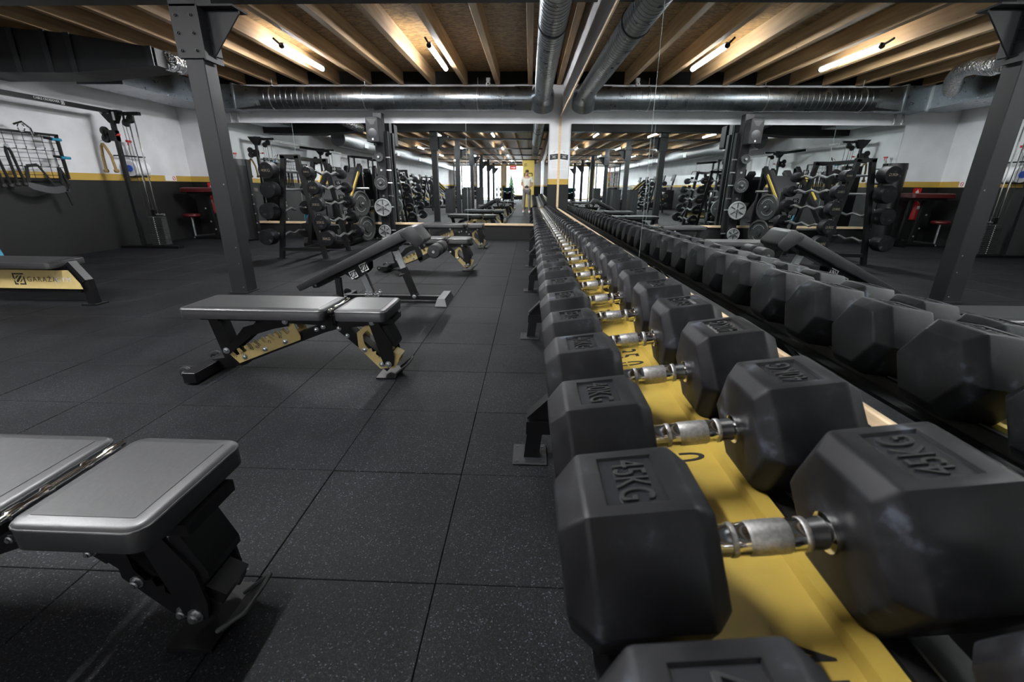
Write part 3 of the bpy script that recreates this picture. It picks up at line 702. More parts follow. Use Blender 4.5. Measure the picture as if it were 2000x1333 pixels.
    b = MB(); b.prism(P([(-1.2, .238), (-1.215, .282), (-1.08, .338), (-1.03, .338), (-.93, .238), (-.975, .205), (-1.06, .28)]), -.043, -.036); b.build('joint_plate', 'black_paint', t, 0)
    for x, z in ((-1.174, .277), (-1.133, .293), (-1.044, .285), (-1.0, .243)): bolt(t, X(x), -.043, z, r=.009)
    strut = [(-1.725, .135), (-1.70, .118), (-1.55, .238), (-1.40, .285), (-1.32, .30), (-1.32, .345), (-1.42, .335), (-1.58, .29)]
    for s in (-1, 1): MB().prism(P(strut), .062 * s - .004, .062 * s + .004).build('back_strut', 'black_paint', t, 0)
    b = MB(); b.cyl((X(-1.707), -.08, .147), (X(-1.707), .08, .147), .009, 10); b.build('strut_pin', 'zinc', t); bolt(t, X(-1.707), -.066, .147, r=.013); bolt(t, X(-1.33), -.076, .33, r=.011)
    sst = [(-.868, .345), (-.82, .345), (-.745, .215), (-.735, .12), (-.742, .075), (-.775, .058), (-.80, .085), (-.83, .2)]
    for s in (-1, 1): MB().prism(P(sst), .062 * s - .004, .062 * s + .004).build('seat_strut', 'black_paint', t, 0)
    b = MB(); b.prism(P([(-.765, .315), (-.72, .21), (-.72, .19), (-.755, .19), (-.79, .305)]), -.058, .058); b.build('strut_bridge', 'black_paint', t, 0)
    bolt(t, X(-.845), -.066, .332, r=.012); bolt(t, X(-.772), -.066, .082, r=.013)
    b = MB(); b.box((X(-.785), 0, .006), (.11, .19, .01)); b.bar((X(-.735), 0, .012), (X(-.675), 0, .068), .10, .006); b.build('front_foot', 'black_paint', t, 0)
    b = MB(); b.tube([(X(-.74), -.055, .02), (X(-.66), -.055, .085), (X(-.655), 0, .09), (X(-.66), .055, .085), (X(-.74), .055, .02)], .006, 8); b.build('lift_handle', 'dark_iron', t)
    return t
bench_y = make_bench('adjustable bench with yellow toothed plates, in front of the decline bench', 'gold_paint'); bench_y.location = (-1.30, 2.40, 0)
bench_b = make_bench('all black adjustable bench, only seat end and silver hinge bar in frame', 'black_paint'); bench_b.location = (-1.28, .82, 0)
for y, lab in ((5.85, 'adjustable bench with yellow toothed plates just behind the decline bench'), (8.15, 'adjustable bench with yellow toothed plates closest to the end wall mirror'), (-2.6, 'adjustable bench with yellow plates beside the row of weights, reflected in the end mirror')):
    c = copy_tree(bench_y); c.location = (-1.30 if y < 7 else -1.36, y, 0); c['label'] = lab

# ------------------------------------------------------------------ decline bench
t = thing('decline_bench', (-1.4, 4.15, 0), 'black decline bench with raised knee pad and foam leg rollers', 'bench')
def Q(l): return [(x + 1.4, z) for x, z in l]
def XX(x): return x + 1.4
b = MB(); b.prism(Q([(-2.168, .158), (-2.135, .108), (-1.10, .595), (-1.10, .69), (-1.13, .69)]), -.15, .15, .012, 2); b.build('back_pad', 'leather', t, 40)
b = MB(); b.prism(Q([(-1.16, .66), (-1.075, .712), (-1.035, .715), (-1.01, .70), (-.935, .60), (-.94, .575), (-1.0, .53), (-1.035, .535), (-1.09, .605), (-1.14, .62)]), -.155, .155, .012, 2); b.build('knee_pad', 'leather', t, 40)
b = MB(); b.prism(Q([(-2.05, .145), (-2.04, .125), (-1.99, .13), (-1.20, .515), (-1.10, .59), (-1.12, .60)]), -.06, .06); b.build('pad_frame', 'black_paint', t, 0)
for s in (-1, 1):
    bp_ = MB().prism(Q([(-1.75, .285), (-1.65, .215), (-1.62, .21), (-1.515, .28), (-1.49, .31), (-1.488, .42), (-1.6, .365)]), .062 * s - .004, .062 * s + .004, .004).build('bracket_plate', 'black_paint', t, 0)
    if s < 0:
        logo('emblem', bp_, (XX(-1.64), -.0672, .262), (PI / 2, -.42, 0), .07, 'white_print'); logo('emblem', bp_, (XX(-1.535), -.0672, .33), (PI / 2, -.42, 0), .075, 'white_print')
for x, z in ((-2.02, .15), (-1.59, .385), (-1.08, .555)): bolt(t, XX(x), -.06, z, r=.008)
b = MB()
for y in (-.03, .03): b.bar((XX(-1.60), y, .345), (XX(-1.50), y, .06), .012, .05)
b.build('centre_strut', 'zinc', t, 0)
b = MB(); b.bar((XX(-1.605), 0, .345), (XX(-1.512), 0, .06), .045, .04); b.build('strut_core', 'black_paint', t, 0)
b = MB(); b.box((XX(-1.49), 0, .052), (.13, .12, .008)); b.build('pivot_plate', 'zinc', t, 0)
for x, y in ((-1.54, -.05), (-1.45, -.055), (-1.44, .05), (-1.5, -.06)): MB().lathe([(.018, 0), (.018, .5), (.01, .55), (.01, 1)], (XX(x), y, .055), (XX(x), y, .095), 10).build('bolt', 'zinc', t)
b = MB(); b.bar((XX(-1.262), 0, .52), (XX(-1.165), 0, .285), .04, .05); b.build('upper_strut', 'cast_iron', t, 0)
b = MB(); b.bar((XX(-1.182), 0, .32), (XX(-1.087), 0, .05), .055, .06); b.build('lower_strut', 'black_paint', t, 0)
b = MB(); b.lathe([(.008, 0), (.008, .5), (.016, .55), (.016, 1)], (XX(-1.165), -.02, .27), (XX(-1.215), -.03, .255), 10); b.build('locking_knob', 'wheel_rubber', t)
bolt(t, XX(-1.262), -.03, .508, r=.014); bolt(t, XX(-1.087), -.035, .052, r=.014)
b = MB(); b.prism(Q([(-1.12, .02), (-1.12, .07), (-1.105, .085), (-1.07, .085), (-1.055, .07), (-1.055, .02)]), -.035, .035); b.prism(Q([(-1.30, .47), (-1.30, .54), (-1.22, .56), (-1.22, .48)]), -.03, .03); b.build('strut_brackets', 'black_paint', t, 0)
b = MB(); b.box((XX(-1.295), 0, .036), (.95, .05, .04), bev=.003); b.build('base_bar', 'black_paint', t, 0)
b = MB(); b.add([(XX(-.86), -.2, .0), (XX(-.75), -.2, 0), (XX(-.75), .2, 0), (XX(-.86), .2, 0), (XX(-.84), -.17, .066), (XX(-.77), -.17, .066), (XX(-.77), .17, .066), (XX(-.84), .17, .066)],
                [(0, 3, 2, 1), (4, 5, 6, 7), (0, 1, 5, 4), (1, 2, 6, 5), (2, 3, 7, 6), (3, 0, 4, 7)]); b.build('front_foot', 'grey_foot', t, 0)
b = MB(); b.box((XX(-1.765), 0, .028), (.06, .44, .04), bev=.003); b.bar((XX(-1.775), -.1, .03), (XX(-1.775), -.1, .235), .05, .045); b.build('rear_foot', 'black_paint', t, 0)
for s in (-1, 1): MB().lathe([(.02, 0), (.036, .15), (.036, .85), (.02, 1)], (XX(-1.80), .14 * s - .012, .05), (XX(-1.80), .14 * s + .012, .05), 16).build('wheel', 'wheel_rubber', t)
b = MB(); b.bar((XX(-1.055), 0, .56), (XX(-1.005), 0, .395), .045, .045); b.bar((XX(-1.025), 0, .392), (XX(-.87), 0, .478), .045, .045); b.build('roller_arm', 'black_paint', t, 0)
for s in (-1, 1):
    pr = [(.02, 0), (.05, .0), (.058, .04), (.06, .1), (.06, .9), (.058, .96), (.05, 1), (.02, 1)]
    rr = MB().lathe(pr, (XX(-.845), .028 * s, .50), (XX(-.845), .20 * s, .50), 24).build('foam_roller', 'foam', t, 40)
    cp = MB().lathe([(.02, 0), (.056, .1), (.05, .9), (.018, 1)], (XX(-.845), .199 * s, .50), (XX(-.845), .206 * s, .50), 24).build('roller_cap', 'wheel_rubber', rr, 20)
    for k in range(16):
        a = 2 * PI * k / 16
        MB().bar((XX(-.845) + .026 * math.cos(a), .206 * s, .5 + .026 * math.sin(a)), (XX(-.845) + .052 * math.cos(a), .2035 * s, .5 + .052 * math.sin(a)), .004, .004, up=(0, 1, 0)).build('cap_rib', 'foam', rr, 0)
    MB().cyl((XX(-.845), .2 * s, .5), (XX(-.845), .215 * s, .5), .012, 12).build('axle_nut', 'zinc', rr)

# ------------------------------------------------------------------ flat bench with the shop name
t = thing('flat_bench', (-4.7, 3.84, 0), 'flat black bench with yellow lettered side panel, cut by the frame edge', 'bench')
MB().pad(-.6, .57, -.175, .175, .345, .405, .03, .014).build('pad', 'leather', t, 60)
b = MB(); b.box((-.02, 0, .33), (1.22, .1, .035)); b.box((-.02, 0, .132), (1.35, .08, .04)); b.build('frame_rails', 'black_paint', t, 0)
pn = MB().prism([(-.65, .318), (.61, .318), (.685, .20), (.7, .15), (-.73, .15)], -.06, -.055).build('side_panel', 'gold_paint', t, 0)
logo('emblem', pn, (.135, -.0605, .236), (PI / 2, 0, 0), .105, 'black_print')
text('shop_name', 'GARAŽA', .062, pn, (.345, -.0604, .232), (PI / 2, 0, 0), .0002, 'black_print', 1.2)
MB().box((.468, -.0604, .238), (.003, .0006, .1)).build('divider', 'grey_print', pn, 0)
text('shop_name', 'GYM', .062, pn, (.545, -.0604, .232), (PI / 2, 0, 0), .0002, 'grey_print', 1.2)
for s in (-1, 1):
    b = MB(); b.bar((.59 * s, 0, .375), (.70 * s, 0, .21), .075, .06); b.bar((.70 * s, 0, .225), (.715 * s, 0, .0), .075, .06); lg = b.build('leg', 'black_paint', t, 0)
    MB().box((.715 * s, 0, .005), (.14, .13, .01)).build('foot_plate', 'black_paint', lg, 0)
wd = thing('wheel_toy_frame', (-6.72, 5.42, 0), 'blue and grey exercise wheel part showing above the lettered flat bench', 'exercise wheel')
wd.name = 'exercise_wheel'
b = MB(); b.prism([(-.05, .0), (-.09, .0), (-.05, .30), (-.02, .33), (.02, .30), (.09, .05), (.06, .0), (.0, .22)], -.03, .03, .006); b.build('side_shell', 'blue_plastic', wd, 0)
b = MB(); b.prism([(-.05, .02), (-.0, .2), (.05, .02)], -.034, .034); b.build('inner_shell', 'cast_iron', wd, 0)

# ------------------------------------------------------------------ fixed barbell rack (A-frame) and barbells
def barbell_rack(loc, label, rz=0, with_bars=True, tags=None):
    t = thing('barbell_rack', loc, label, 'rack', rz=rz)
    FY = (-.45, .45)
    for y in FY:
        b = MB(); b.bar((-.335, y, .0), (-.09, y, 1.44), .06, .06); l = b.build('a_frame_leg', 'black_paint', t, 0)
        MB().box((-.335, y, .004), (.1, .1, .008)).build('foot_plate', 'black_paint', l, 0)
        b = MB(); b.bar((.335, y, .0), (.10, y, 1.44), .06, .06); l = b.build('a_frame_leg', 'black_paint', t, 0)
        MB().box((.335, y, .004), (.1, .1, .008)).build('foot_plate', 'black_paint', l, 0)
        MB().box((.005, y, 1.43), (.27, .06, .05)).build('top_bar', 'black_paint', t, 0); MB().box((0, y, .14), (.62, .05, .05)).build('cross_bar', 'black_paint', t, 0)
    for zz in (.14, 1.42): MB().box((0, 0, zz), (.05, .9, .05)).build('long_bar', 'black_paint', t, 0)
    slots = []
    for i, (x, z) in enumerate(((.298, 1.223), (.362, 1.016), (.374, .791), (.407, .547), (.466, .318))): slots.append((x, z, 1, i))
    for i, (x, z) in enumerate(((-.254, 1.239), (-.277, .985), (-.335, .694), (-.411, .33))): slots.append((x, z, -1, i))
    for x, z, s, i in slots:
        for y in FY:
            lx = (.10 + (1.44 - z + .02) * .163) if s > 0 else -(.09 + (1.44 - z + .02) * .17)
            b = MB(); b.bar((lx, y, z - .035), (x + .03 * s, y, z - .02), .05, .012); b.bar((x + .035 * s, y, z - .02), (x + .035 * s, y, z + .02), .05, .01); b.build('cradle', 'black_paint', t, 0)
    if tags:
        for i, (s_, x, z) in enumerate(tags):
            pl = MB().box((x, .5, z), (.09, .006, .07)).build('weight_tag', 'black_paint', t, 0)
            text('tag_number', s_, .06, pl, (x, .4955, z), (PI / 2, 0, 0), .0003, 'white_print')
            pl = MB().box((x, -.49, z), (.08, .006, .06)).build('weight_tag', 'black_paint', t, 0)
            text('tag_number', s_, .05, pl, (x, -.4945, z), (PI / 2, 0, 0), .0003, 'white_print')
    return t, slots
rack_loc = Vector((-3.40, 7.10, 0))
rk2, slots = barbell_rack(rack_loc, 'black A-shaped rack of fixed barbells standing before the end mirror', tags=[('10', .215, 1.30), ('15', .26, 1.09), ('20', .285, .87), ('25', .33, .63)])
EZ = [(0, 0), (.12, 0), (.16, .03), (.22, -.03), (.29, .03), (.36, -.03), (.42, 0), (.52, 0)]
def ez_pts(half, s):
    pts = []
    for yy, dz in [(-.33, 0), (-.29, 0), (-.22, .02), (-.11, -.018), (0, .02), (.11, -.018), (.22, .02), (.29, 0), (.33, 0)]: pts.append((dz * .3, yy * half / .33 * .95, dz))
    return [(0, -half, 0)] + pts + [(0, half, 0)]
def barbell(loc, r, L, half, body, label, group, curl=True, mat_='rubber'):
    t = thing('fixed_barbell', loc, label, 'barbell', group)
    b = MB(); b.tube(ez_pts(half, 1) if curl else [(0, -half, 0), (0, half, 0)], .018, 10); b.build('bar', 'zinc', t, 60)
    for s in (-1, 1):
        h = MB().lathe([(r * .5, 0), (r * .93, 0.01), (r, .12), (r, .88), (r * .93, .99), (r * .6, 1)], (0, half * s - .01 * s, 0), (0, (half + L) * s, 0), 24).build('head', mat_, t, 40)
        if body: text('weight_marking', body, r * .45, h, (0, (half + L) * s + .0015 * s, 0), (PI / 2, 0, 0 if s < 0 else PI), .0004, 'gold_print')
        MB().cyl((0, (half - .02) * s, 0), (0, half * s, 0), .024, 12).build('collar', 'chrome', t)
    return t
rN = ['topmost', 'second from the top', 'third from the top', 'fourth from the top', 'lowest']
rW = ['10KG', '15KG', '20KG', '25KG', '30KG']; rR = [.075, .09, .10, .105, .112]
lW = ['40KG', '35KG', '35KG', '35KG']
for x, z, s, i in slots:
    if s > 0: barbell((rack_loc.x + x, rack_loc.y, z), rR[i], .12, .52, rW[i], 'curl barbell, %s on the bench side of the first A-shaped rack' % rN[i], 'curl barbells on the A-shaped rack')
    else: barbell((rack_loc.x + x, rack_loc.y, z), .115, .17, .50, lW[i] if i == 0 else None, 'thick headed barbell, %s on the cabinet side of the A-shaped rack' % (rN[i] if i < 3 else 'lowest'), 'heavy barbells on the A-shaped rack', curl=i > 1)

# ------------------------------------------------------------------ weight plates and speaker on the far post
def plate(loc, r, label, style, axis=(0, -1, 0), th=.03, group=None):
    t = thing('weight_plate', loc, label, 'weight plate', group)
    a = Vector(axis); rot = Vector((0, -1, 0)).rotation_difference(a); t.rotation_euler = rot.to_euler()
    mt = 'cast_iron' if style == 'spoke' else 'dark_iron'
    b = MB(); b.lathe([(r * .96, 0), (r, .15), (r, .8), (r * .97, 1), (r * .86, 1), (r * .82, .6), (r * .3, .6), (r * .27, 1), (.028, 1)], (0, 0, 0), (0, -th, 0), 36); b.build('disc', mt, t, 30)
    b = MB(); b.cyl((0, -th * .5, 0), (0, -th * 1.02, 0), .026, 16); b.build('bore', 'black_print', t)
    if style == 'spoke':
        for k in range(6):
            an = PI / 6 + PI * k / 3
            MB().bar((.28 * r * math.cos(an), -th * .75, .28 * r * math.sin(an)), (.84 * r * math.cos(an), -th * .75, .84 * r * math.sin(an)), th * .5, .012, up=(0, 1, 0)).build('spoke', 'dark_iron', t, 0)
    if style == 'print':
        for k in range(10):
            an = PI * (.15 + .07 * k); tx = link('raised_mark', text_mesh('IRON PLATE'[k] if False else '-', r * .3, .0004, 'white_print'), t, (.62 * r * math.cos(an), -th * .62, .62 * r * math.sin(an))); tx.rotation_euler = (PI / 2, -(an - PI / 2), 0)
            tx = link('raised_mark', tx.data, t, (.62 * r * math.cos(an + PI), -th * .62, .62 * r * math.sin(an + PI))); tx.rotation_euler = (PI / 2, -(an + PI / 2), 0)
    return t
for z, r, st_, lab in ((1.575, .085, 'plain', 'smallest dark weight plate, highest on the black post'), (1.105, .135, 'print', 'dark weight plate with pale rim marks, second on the black post'), (.645, .172, 'spoke', 'grey six-spoked weight plate, third down the black post'), (.185, .125, 'spoke', 'grey weight plate nearest the floor on the black post')):
    plate((-2.925, 9.16, z), r, lab, st_)
for z in (1.575, 1.34, 1.105, .86, .645, .185):
    b = MB(); b.cyl((0, 0, 0), (0, -.14 if z not in (1.34, .86) else -.02, 0), .02, 12); b.cyl((.06, .08, 0), (.17, .08, 0), .014, 10); b.build('plate_peg', 'zinc', post_b, loc=(.005, -.085, z))
b = MB(); b.box((.12, .06, 1.1), (.05, .1, 1.9)); b.build('side_channel', 'post_paint', post_b, 0)
sp = thing('loudspeaker', (-2.94, 9.05, 1.82), 'black wall loudspeaker on a bracket high on the plate-carrying post', 'loudspeaker')
b = MB(); b.prism([(-.12, .02), (-.11, 0), (.11, 0), (.12, .02), (.115, .41), (.10, .43), (-.10, .43), (-.115, .41)], -.12, .12, .008); b.build('cabinet', 'speaker_black', sp, 0)
MB().lathe([(.085, 0), (.08, .3), (.02, 1)], (0, -.121, .15), (0, -.126, .15), 24).build('woofer_grille', 'dark_panel', sp)
b = MB(); b.prism([(-.09, .39), (.09, .39), (.03, .30), (-.03, .30)], -.124, -.118); b.build('horn', 'black_print', sp, 0)
MB().box((0, -.1225, .05), (.025, .003, .03)).build('badge', 'white_print', sp, 0)
b = MB(); b.bar((0, .1, .1), (0, .28, .1), .05, .05); b.cyl((0, 0, 0), (0, 0, -.05), .03, 12); b.build('bracket', 'black_paint', sp)

# ------------------------------------------------------------------ hack squat machine behind the barbells
def leg_press(loc, rz, label, accent='yellow_paint'):
    t = thing('leg_press_machine', loc, label, 'machine', rz=rz)
    b = MB()
    for x in (-.3, .3): b.bar((x, -.75, .05), (x, .75, .05), .07, .07)
    for y in (-.72, .72): b.bar((-.33, y, .05), (.33, y, .05), .07, .07)
    b.build('base_frame', 'black_paint', t, 0)
    for x in (-.3, .3):
        rl = MB(); rl.bar((x, -.65, .3), (x, .6, 1.42), .07, .09); rl = rl.build('slide_rail', 'black_paint', t, 0)
        sh = MB(); sh.bar((x * 1.14, -.1, .86), (x * 1.14, .38, 1.29), .012, .05); sh.build('rail_stripe', accent, rl, 0)
        MB().bar((x, .6, 1.42), (x, .72, .05), .07, .07).build('rear_upright', 'black_paint', t, 0)
        MB().bar((x, -.65, .32), (x, -.7, .05), .07, .07).build('front_upright', 'black_paint', t, 0)
        MB().cyl((x, .25, 1.0), (x * 1.9, .25, 1.0), .022, 12).build('plate_horn', 'zinc', t)
    b = MB(); b.box((0, .3, 1.02), (.5, .08, .75), Matrix.Rotation(-R(48), 3, 'X'), bev=.02); b.build('back_pad', 'leather', t, 0)
    for x in (-.16, .16): MB().box((x, .62, 1.3), (.14, .1, .2), Matrix.Rotation(-R(48), 3, 'X'), bev=.02).build('shoulder_pad', 'leather', t, 0)
    b = MB(); b.box((0, -.6, .22), (.62, .02, .45), Matrix.Rotation(R(35), 3, 'X')); b.build('foot_platform', 'dark_iron', t, 0)
    return t
hk = leg_press((-3.62, 8.55, 0), 0, 'black sloped leg machine with yellow rail stripe between barbell rack and mirror')
for (x, y, z, r) in ((-3.07, 8.3, .74, .225), (-3.02, 8.35, .30, .225)):
    plate((x, y, z), r, 'large grey weight plate hung on the sloped leg machine, %s one' % ('upper' if z > .5 else 'lower'), 'print', axis=(1, -.35, 0), th=.045)
for z, y in ((.74, 8.3), (.30, 8.35)): MB().cyl((.3, y - 8.55, z), (.62, y - 8.55, z), .022, 12).build('plate_horn', 'zinc', hk)
b = MB(); b.bar((.33, -.25, .05), (.33, -.25, 1.0), .06, .06); b.bar((.33, -.2, .05), (.33, -.2, .8), .06, .06); b.build('plate_tree', 'black_paint', hk, 0)
b = MB(); b.bar((.42, .3, .04), (.85, .55, .04), .06, .04); o = b.build('foot_rail', 'black_paint', hk, 0)
for k in range(4): MB().cyl((.5 + .09 * k, .335 + .052 * k, .06), (.5 + .09 * k, .335 + .052 * k, .08), .012, 8).build('bolt', 'zinc', hk)

# ------------------------------------------------------------------ black cabinet shroud, preacher bench, extinguisher
t = thing('weight_stack_cabinet', (-5.62, 8.95, 0), 'tall curved black weight stack cabinet with side bolts by the end wall', 'machine')
b = MB(); pr = []
for k in range(9):
    a = PI * k / 8; pr.append((.17 * math.cos(a), -.17 * math.sin(a)))
n = len(pr)
b.add([(x, y, .02) for x, y in pr] + [(x, y, 1.42) for x, y in pr], [(k, k + 1, k + 1 + n, k + n) for k in range(n - 1)] + [(0, n, 2 * n - 1, n - 1), tuple(range(n)), tuple(range(2 * n - 1, n - 1, -1))])
b.build('shroud', 'black_paint', t, 50)
b = MB(); b.add([(x * 1.03, y * 1.03, 1.40) for x, y in pr] + [(x * .95, y * .95, 1.51) for x, y in pr], [(k, k + 1, k + 1 + n, k + n) for k in range(n - 1)] + [(0, n, 2 * n - 1, n - 1), tuple(range(n)), tuple(range(2 * n - 1, n - 1, -1))])
b.build('top_cap', 'post_paint', t, 50)
b = MB(); b.box((0, .06, .76), (.36, .1, 1.5)); b.build('rear_frame', 'black_paint', t, 0)
for k in range(5): MB().cyl((.18, .02, .15 + .18 * k), (.195, .0, .15 + .18 * k), .014, 8).build('bolt', 'zinc', t)
t = thing('preacher_bench', (-6.45, 9.1, 0), 'preacher curl bench with dark red pads behind the steel post', 'bench')
b = MB(); b.pad(-.40, .42, -.2, .2, .90, .99, .06, .03); b.build('arm_pad', 'red_vinyl', t, 60)
b = MB(); b.lathe([(.13, 0), (.15, .2), (.155, .5), (.15, .85), (.12, 1)], (-.33, -.1, .43), (-.33, -.1, .495), 24); b.build('seat', 'red_vinyl', t, 60)
b = MB(); b.cyl((-.33, -.1, .43), (-.33, -.1, .05), .022, 12); b.build('seat_post', 'zinc', t)
b = MB(); b.bar((-.36, -.1, .04), (.45, -.1, .04), .04, .04); b.bar((-.33, -.1, .06), (.3, .3, .12), .03, .03); b.bar((.1, -.05, .04), (.0, .0, .9), .06, .06); b.bar((.3, .0, .04), (.25, .0, .9), .06, .06); b.box((.0, 0, .88), (.6, .25, .04)); b.bar((.4, -.3, .03), (.4, .35, .03), .05, .05); b.build('frame', 'black_paint', t, 0)
for x, z in ((-.33, .03), (.08, .35), (.02, .6), (.15, .2)): bolt(t, x, -.14, z, r=.012)
t = thing('fire_extinguisher', (-6.58, 9.44, .48), 'red fire extinguisher hung on the dark wall under its red sign', 'fire extinguisher')
MB().lathe([(.05, 0), (.065, .04), (.065, .75), (.05, .86), (.02, .93), (.02, 1)], (0, 0, 0), (0, 0, .38), 20).build('cylinder', 'red_paint', t)
MB().box((-.01, -.066, .24), (.05, .004, .06)).build('white_label', 'white_paper', t, 0)
b = MB(); b.bar((0, -.06, .40), (0, .03, .39), .02, .015); b.tube([(0, .0, .37), (.07, -.02, .33), (.075, -.02, .15)], .008, 6); b.build('valve_and_hose', 'black_paint', t)
b = MB(); b.box((0, .05, .22), (.09, .03, .3)); b.build('wall_bracket', 'red_paint', t, 0)
t = thing('fire_sign', (-6.64, YB - .006, 1.02), 'small red fire equipment sign on the dark wall below the yellow stripe', 'sign')
MB().box((0, 0, 0), (.16, .006, .13)).build('plate', 'red_paint', t, 0)
b = MB(); b.prism([(-.03, -.04), (-.035, .0), (-.015, .015), (-.01, .045), (.012, .015), (.03, .0), (.028, -.04)], -.006, -.004); b.build('flame_symbol', 'white_print', t, 0)
t = thing('wall_sticker', (XL + .004, 9.02, 1.16), 'white sticker with red round symbol stuck over the yellow stripe', 'sign')
MB().box((0, 0, 0), (.004, .28, .1)).build('sheet', 'white_paper', t, 0)
b = MB(); b.lathe([(.038, 0), (.038, 1), (.028, 1), (.028, 0)], (.003, .08, .0), (.005, .08, .0), 20, cap=False); b.build('ring_symbol', 'red_paint', t)
MB().box((.004, .08, 0), (.002, .055, .009), Matrix.Rotation(.8, 3, 'X')).build('slash_symbol', 'red_paint', t, 0)

# ------------------------------------------------------------------ cable crossover along the left wall
cx = thing('cable_crossover', (-6.68, 7.6, 0), 'black twin-tower cable crossover machine along the white and black wall', 'machine')
def tower(y, s):
    b = MB(); b.box((.15, y, .02), (1.0, .14, .04)); b.build('base_plate', 'black_paint', cx, 0)
    col = MB().bar((.0, y, .03), (.0, y, 1.98), .06, .05, up=(1, 0, 0)).build('column', 'post_paint', cx, 0)
    for k in range(14): MB().cyl((.028, y - .036, .25 + .12 * k), (.028, y - .03, .25 + .12 * k), .01, 8).build('pin_hole', 'black_print', col)
    hp = MB(); hp.prism([(-.16, 2.15), (-.10, 2.06), (-.02, 1.96), (.06, 1.96), (.16, 2.12), (.16, 2.15)], y - .05, y + .05); hp = hp.build('head_plate', 'black_paint', cx, 0)
    for x in (-.1, -.0): bolt(hp, x, y - .051, 2.11, r=.012)
    MB().box((.08, y - .052, 2.06), (.035, .003, .12)).build('caution_label', 'white_plastic', hp, 0)
    b = MB(); b.box((.24, y, 2.10), (.46, .06, .05)); b.build('top_arm', 'black_paint', cx, 0)
    for x, z in ((.22, 1.97), (.30, 2.02)):
        p = MB().lathe([(.055, 0), (.06, .2), (.05, .5), (.06, .8), (.055, 1)], (x, y - .02, z), (x, y + .02, z), 20).build('pulley', 'wheel_rubber', cx)
        MB().bar((x, y - .025, z), (x, y - .025, 2.1), .006, .04).build('pulley_bracket', 'black_paint', p, 0)
    car = MB().box((-.03, y - .0, 1.78), (.11, .1, .16), bev=.004).build('carriage', 'black_paint', cx, 0)
    kb = MB().lathe([(.007, 0), (.007, .5), (.018, .55), (.018, .95), (.01, 1)], (.03, y - .04, 1.78), (.12, y - .07, 1.79), 12).build('knob', 'red_paint', car)
    for z in (1.85, 1.74): MB().lathe([(.06, 0), (.066, .2), (.066, .8), (.06, 1)], (-.17, y - .03, z), (-.17, y + .02, z), 20).build('swivel_pulley', 'wheel_rubber', car)
    MB().bar((-.17, y - .035, 1.87), (-.17, y - .035, 1.72), .006, .07).build('swivel_plate', 'dark_iron', car, 0)
    for x in (.28, .38): MB().cyl((x, y, .05), (x * .95, y, 2.08), .011, 10).build('guide_rod', 'chrome', cx)
    for x in (.2, .26, .33): MB().tube([(x, y - .01, .55), (x * .8, y - .01, 1.98)], .004, 6).build('cable', 'wheel_rubber', cx)
    for k in range(15): MB().box((.33, y, .075 + .031 * k), (.26, .12, .028), bev=.002).build('stack_plate', 'dark_iron', cx, 0)
    for k in range(15): MB().cyl((.33, y - .062, .075 + .031 * k), (.33, y - .0602, .075 + .031 * k), .008, 8).build('plate_number', 'white_print', cx)
    b = MB(); b.lathe([(.012, 0), (.012, .7), (.02, .75), (.02, 1)], (.33, y - .02, .56), (.52, y - .04, .56), 10); b.build('selector_handle', 'zinc', cx)
    b = MB(); b.bar((.33, y, .54), (.33, y, .64), .06, .08); b.build('stack_head', 'black_paint', cx, 0)
tower(0, 1); tower(-3.5, -1)
b = MB(); b.bar((.0, .0, 2.13), (.0, -3.5, 2.13), .05, .06); tb = b.build('top_beam', 'black_paint', cx, 0)
text('machine_name', 'CABLE CROSSOVER', .04, tb, (.0265, -1.0, 2.135), (PI / 2, 0, PI / 2), .0003, 'white_print')
logo('emblem', tb, (.0262, -.78, 2.13), (PI / 2, 0, PI / 2), .045, 'white_print')
b = MB(); b.bar((.0, -2.2, 2.09), (.75, -2.4, 1.99), .06, .07); b.bar((.75, -2.4, 1.99), (.75, -3.3, 1.99), .05, .05); b.build('pull_up_bar', 'black_paint', cx, 0)
t = thing('triceps_rope', (-6.90, 7.55, 1.68), 'tan two-ended rope hanging from the cable machine pulley', 'rope attachment')
for s in (-1, 1):
    rp = MB().tube([(0, 0, -.02), (.03 * s - .0, 0, -.06), (.07 * s + .02, 0, -.2), (.085 * s + .03, 0, -.42)], .021, 10).build('rope_end', 'rope_fibre', t)
    MB().lathe([(.02, 0), (.038, .3), (.036, .8), (.02, 1)], (.085 * s + .03, 0, -.40), (.087 * s + .03, 0, -.46), 12).build('knot', 'rope_fibre', rp)
b = MB(); b.tube([(.02 * math.cos(2 * PI * k / 12), 0, .0 + .03 * math.sin(2 * PI * k / 12)) for k in range(12)], .005, 6, True); b.build('carabiner', 'zinc', t)
# paper roll holder
t = thing('paper_roll_holder', (XL + .02, 8.05, 1.3), 'wall-mounted paper roll on black rods behind the cable machine', 'paper holder')
MB().lathe([(.035, 0), (.125, 0), (.125, 1), (.035, 1)], (.16, -.13, 0), (.16, .17, 0), 28).build('paper_roll', 'white_paper', t)
MB().lathe([(.02, 0), (.055, .1), (.055, .9), (.02, 1)], (.16, -.15, 0), (.16, -.128, 0), 20).build('roll_core', 'deep_blue', t)
for z in (.2, -.13): MB().cyl((.1, -.22, z), (.1, .32, z), .012, 8).build('rod', 'black_paint', t)
for y in (-.2, .3): MB().bar((0, y, .2), (.12, y, .2), .02, .02).build('wall_arm', 'black_paint', t, 0)
t = thing('spray_bottle', (XL + .12, 8.12, 1.518), 'clear spray bottle with red trigger standing above the paper roll', 'bottle')
MB().lathe([(.035, 0), (.04, .05), (.04, .55), (.018, .75), (.016, 1)], (0, 0, 0), (0, 0, .2), 16).build('body', 'white_plastic', t)
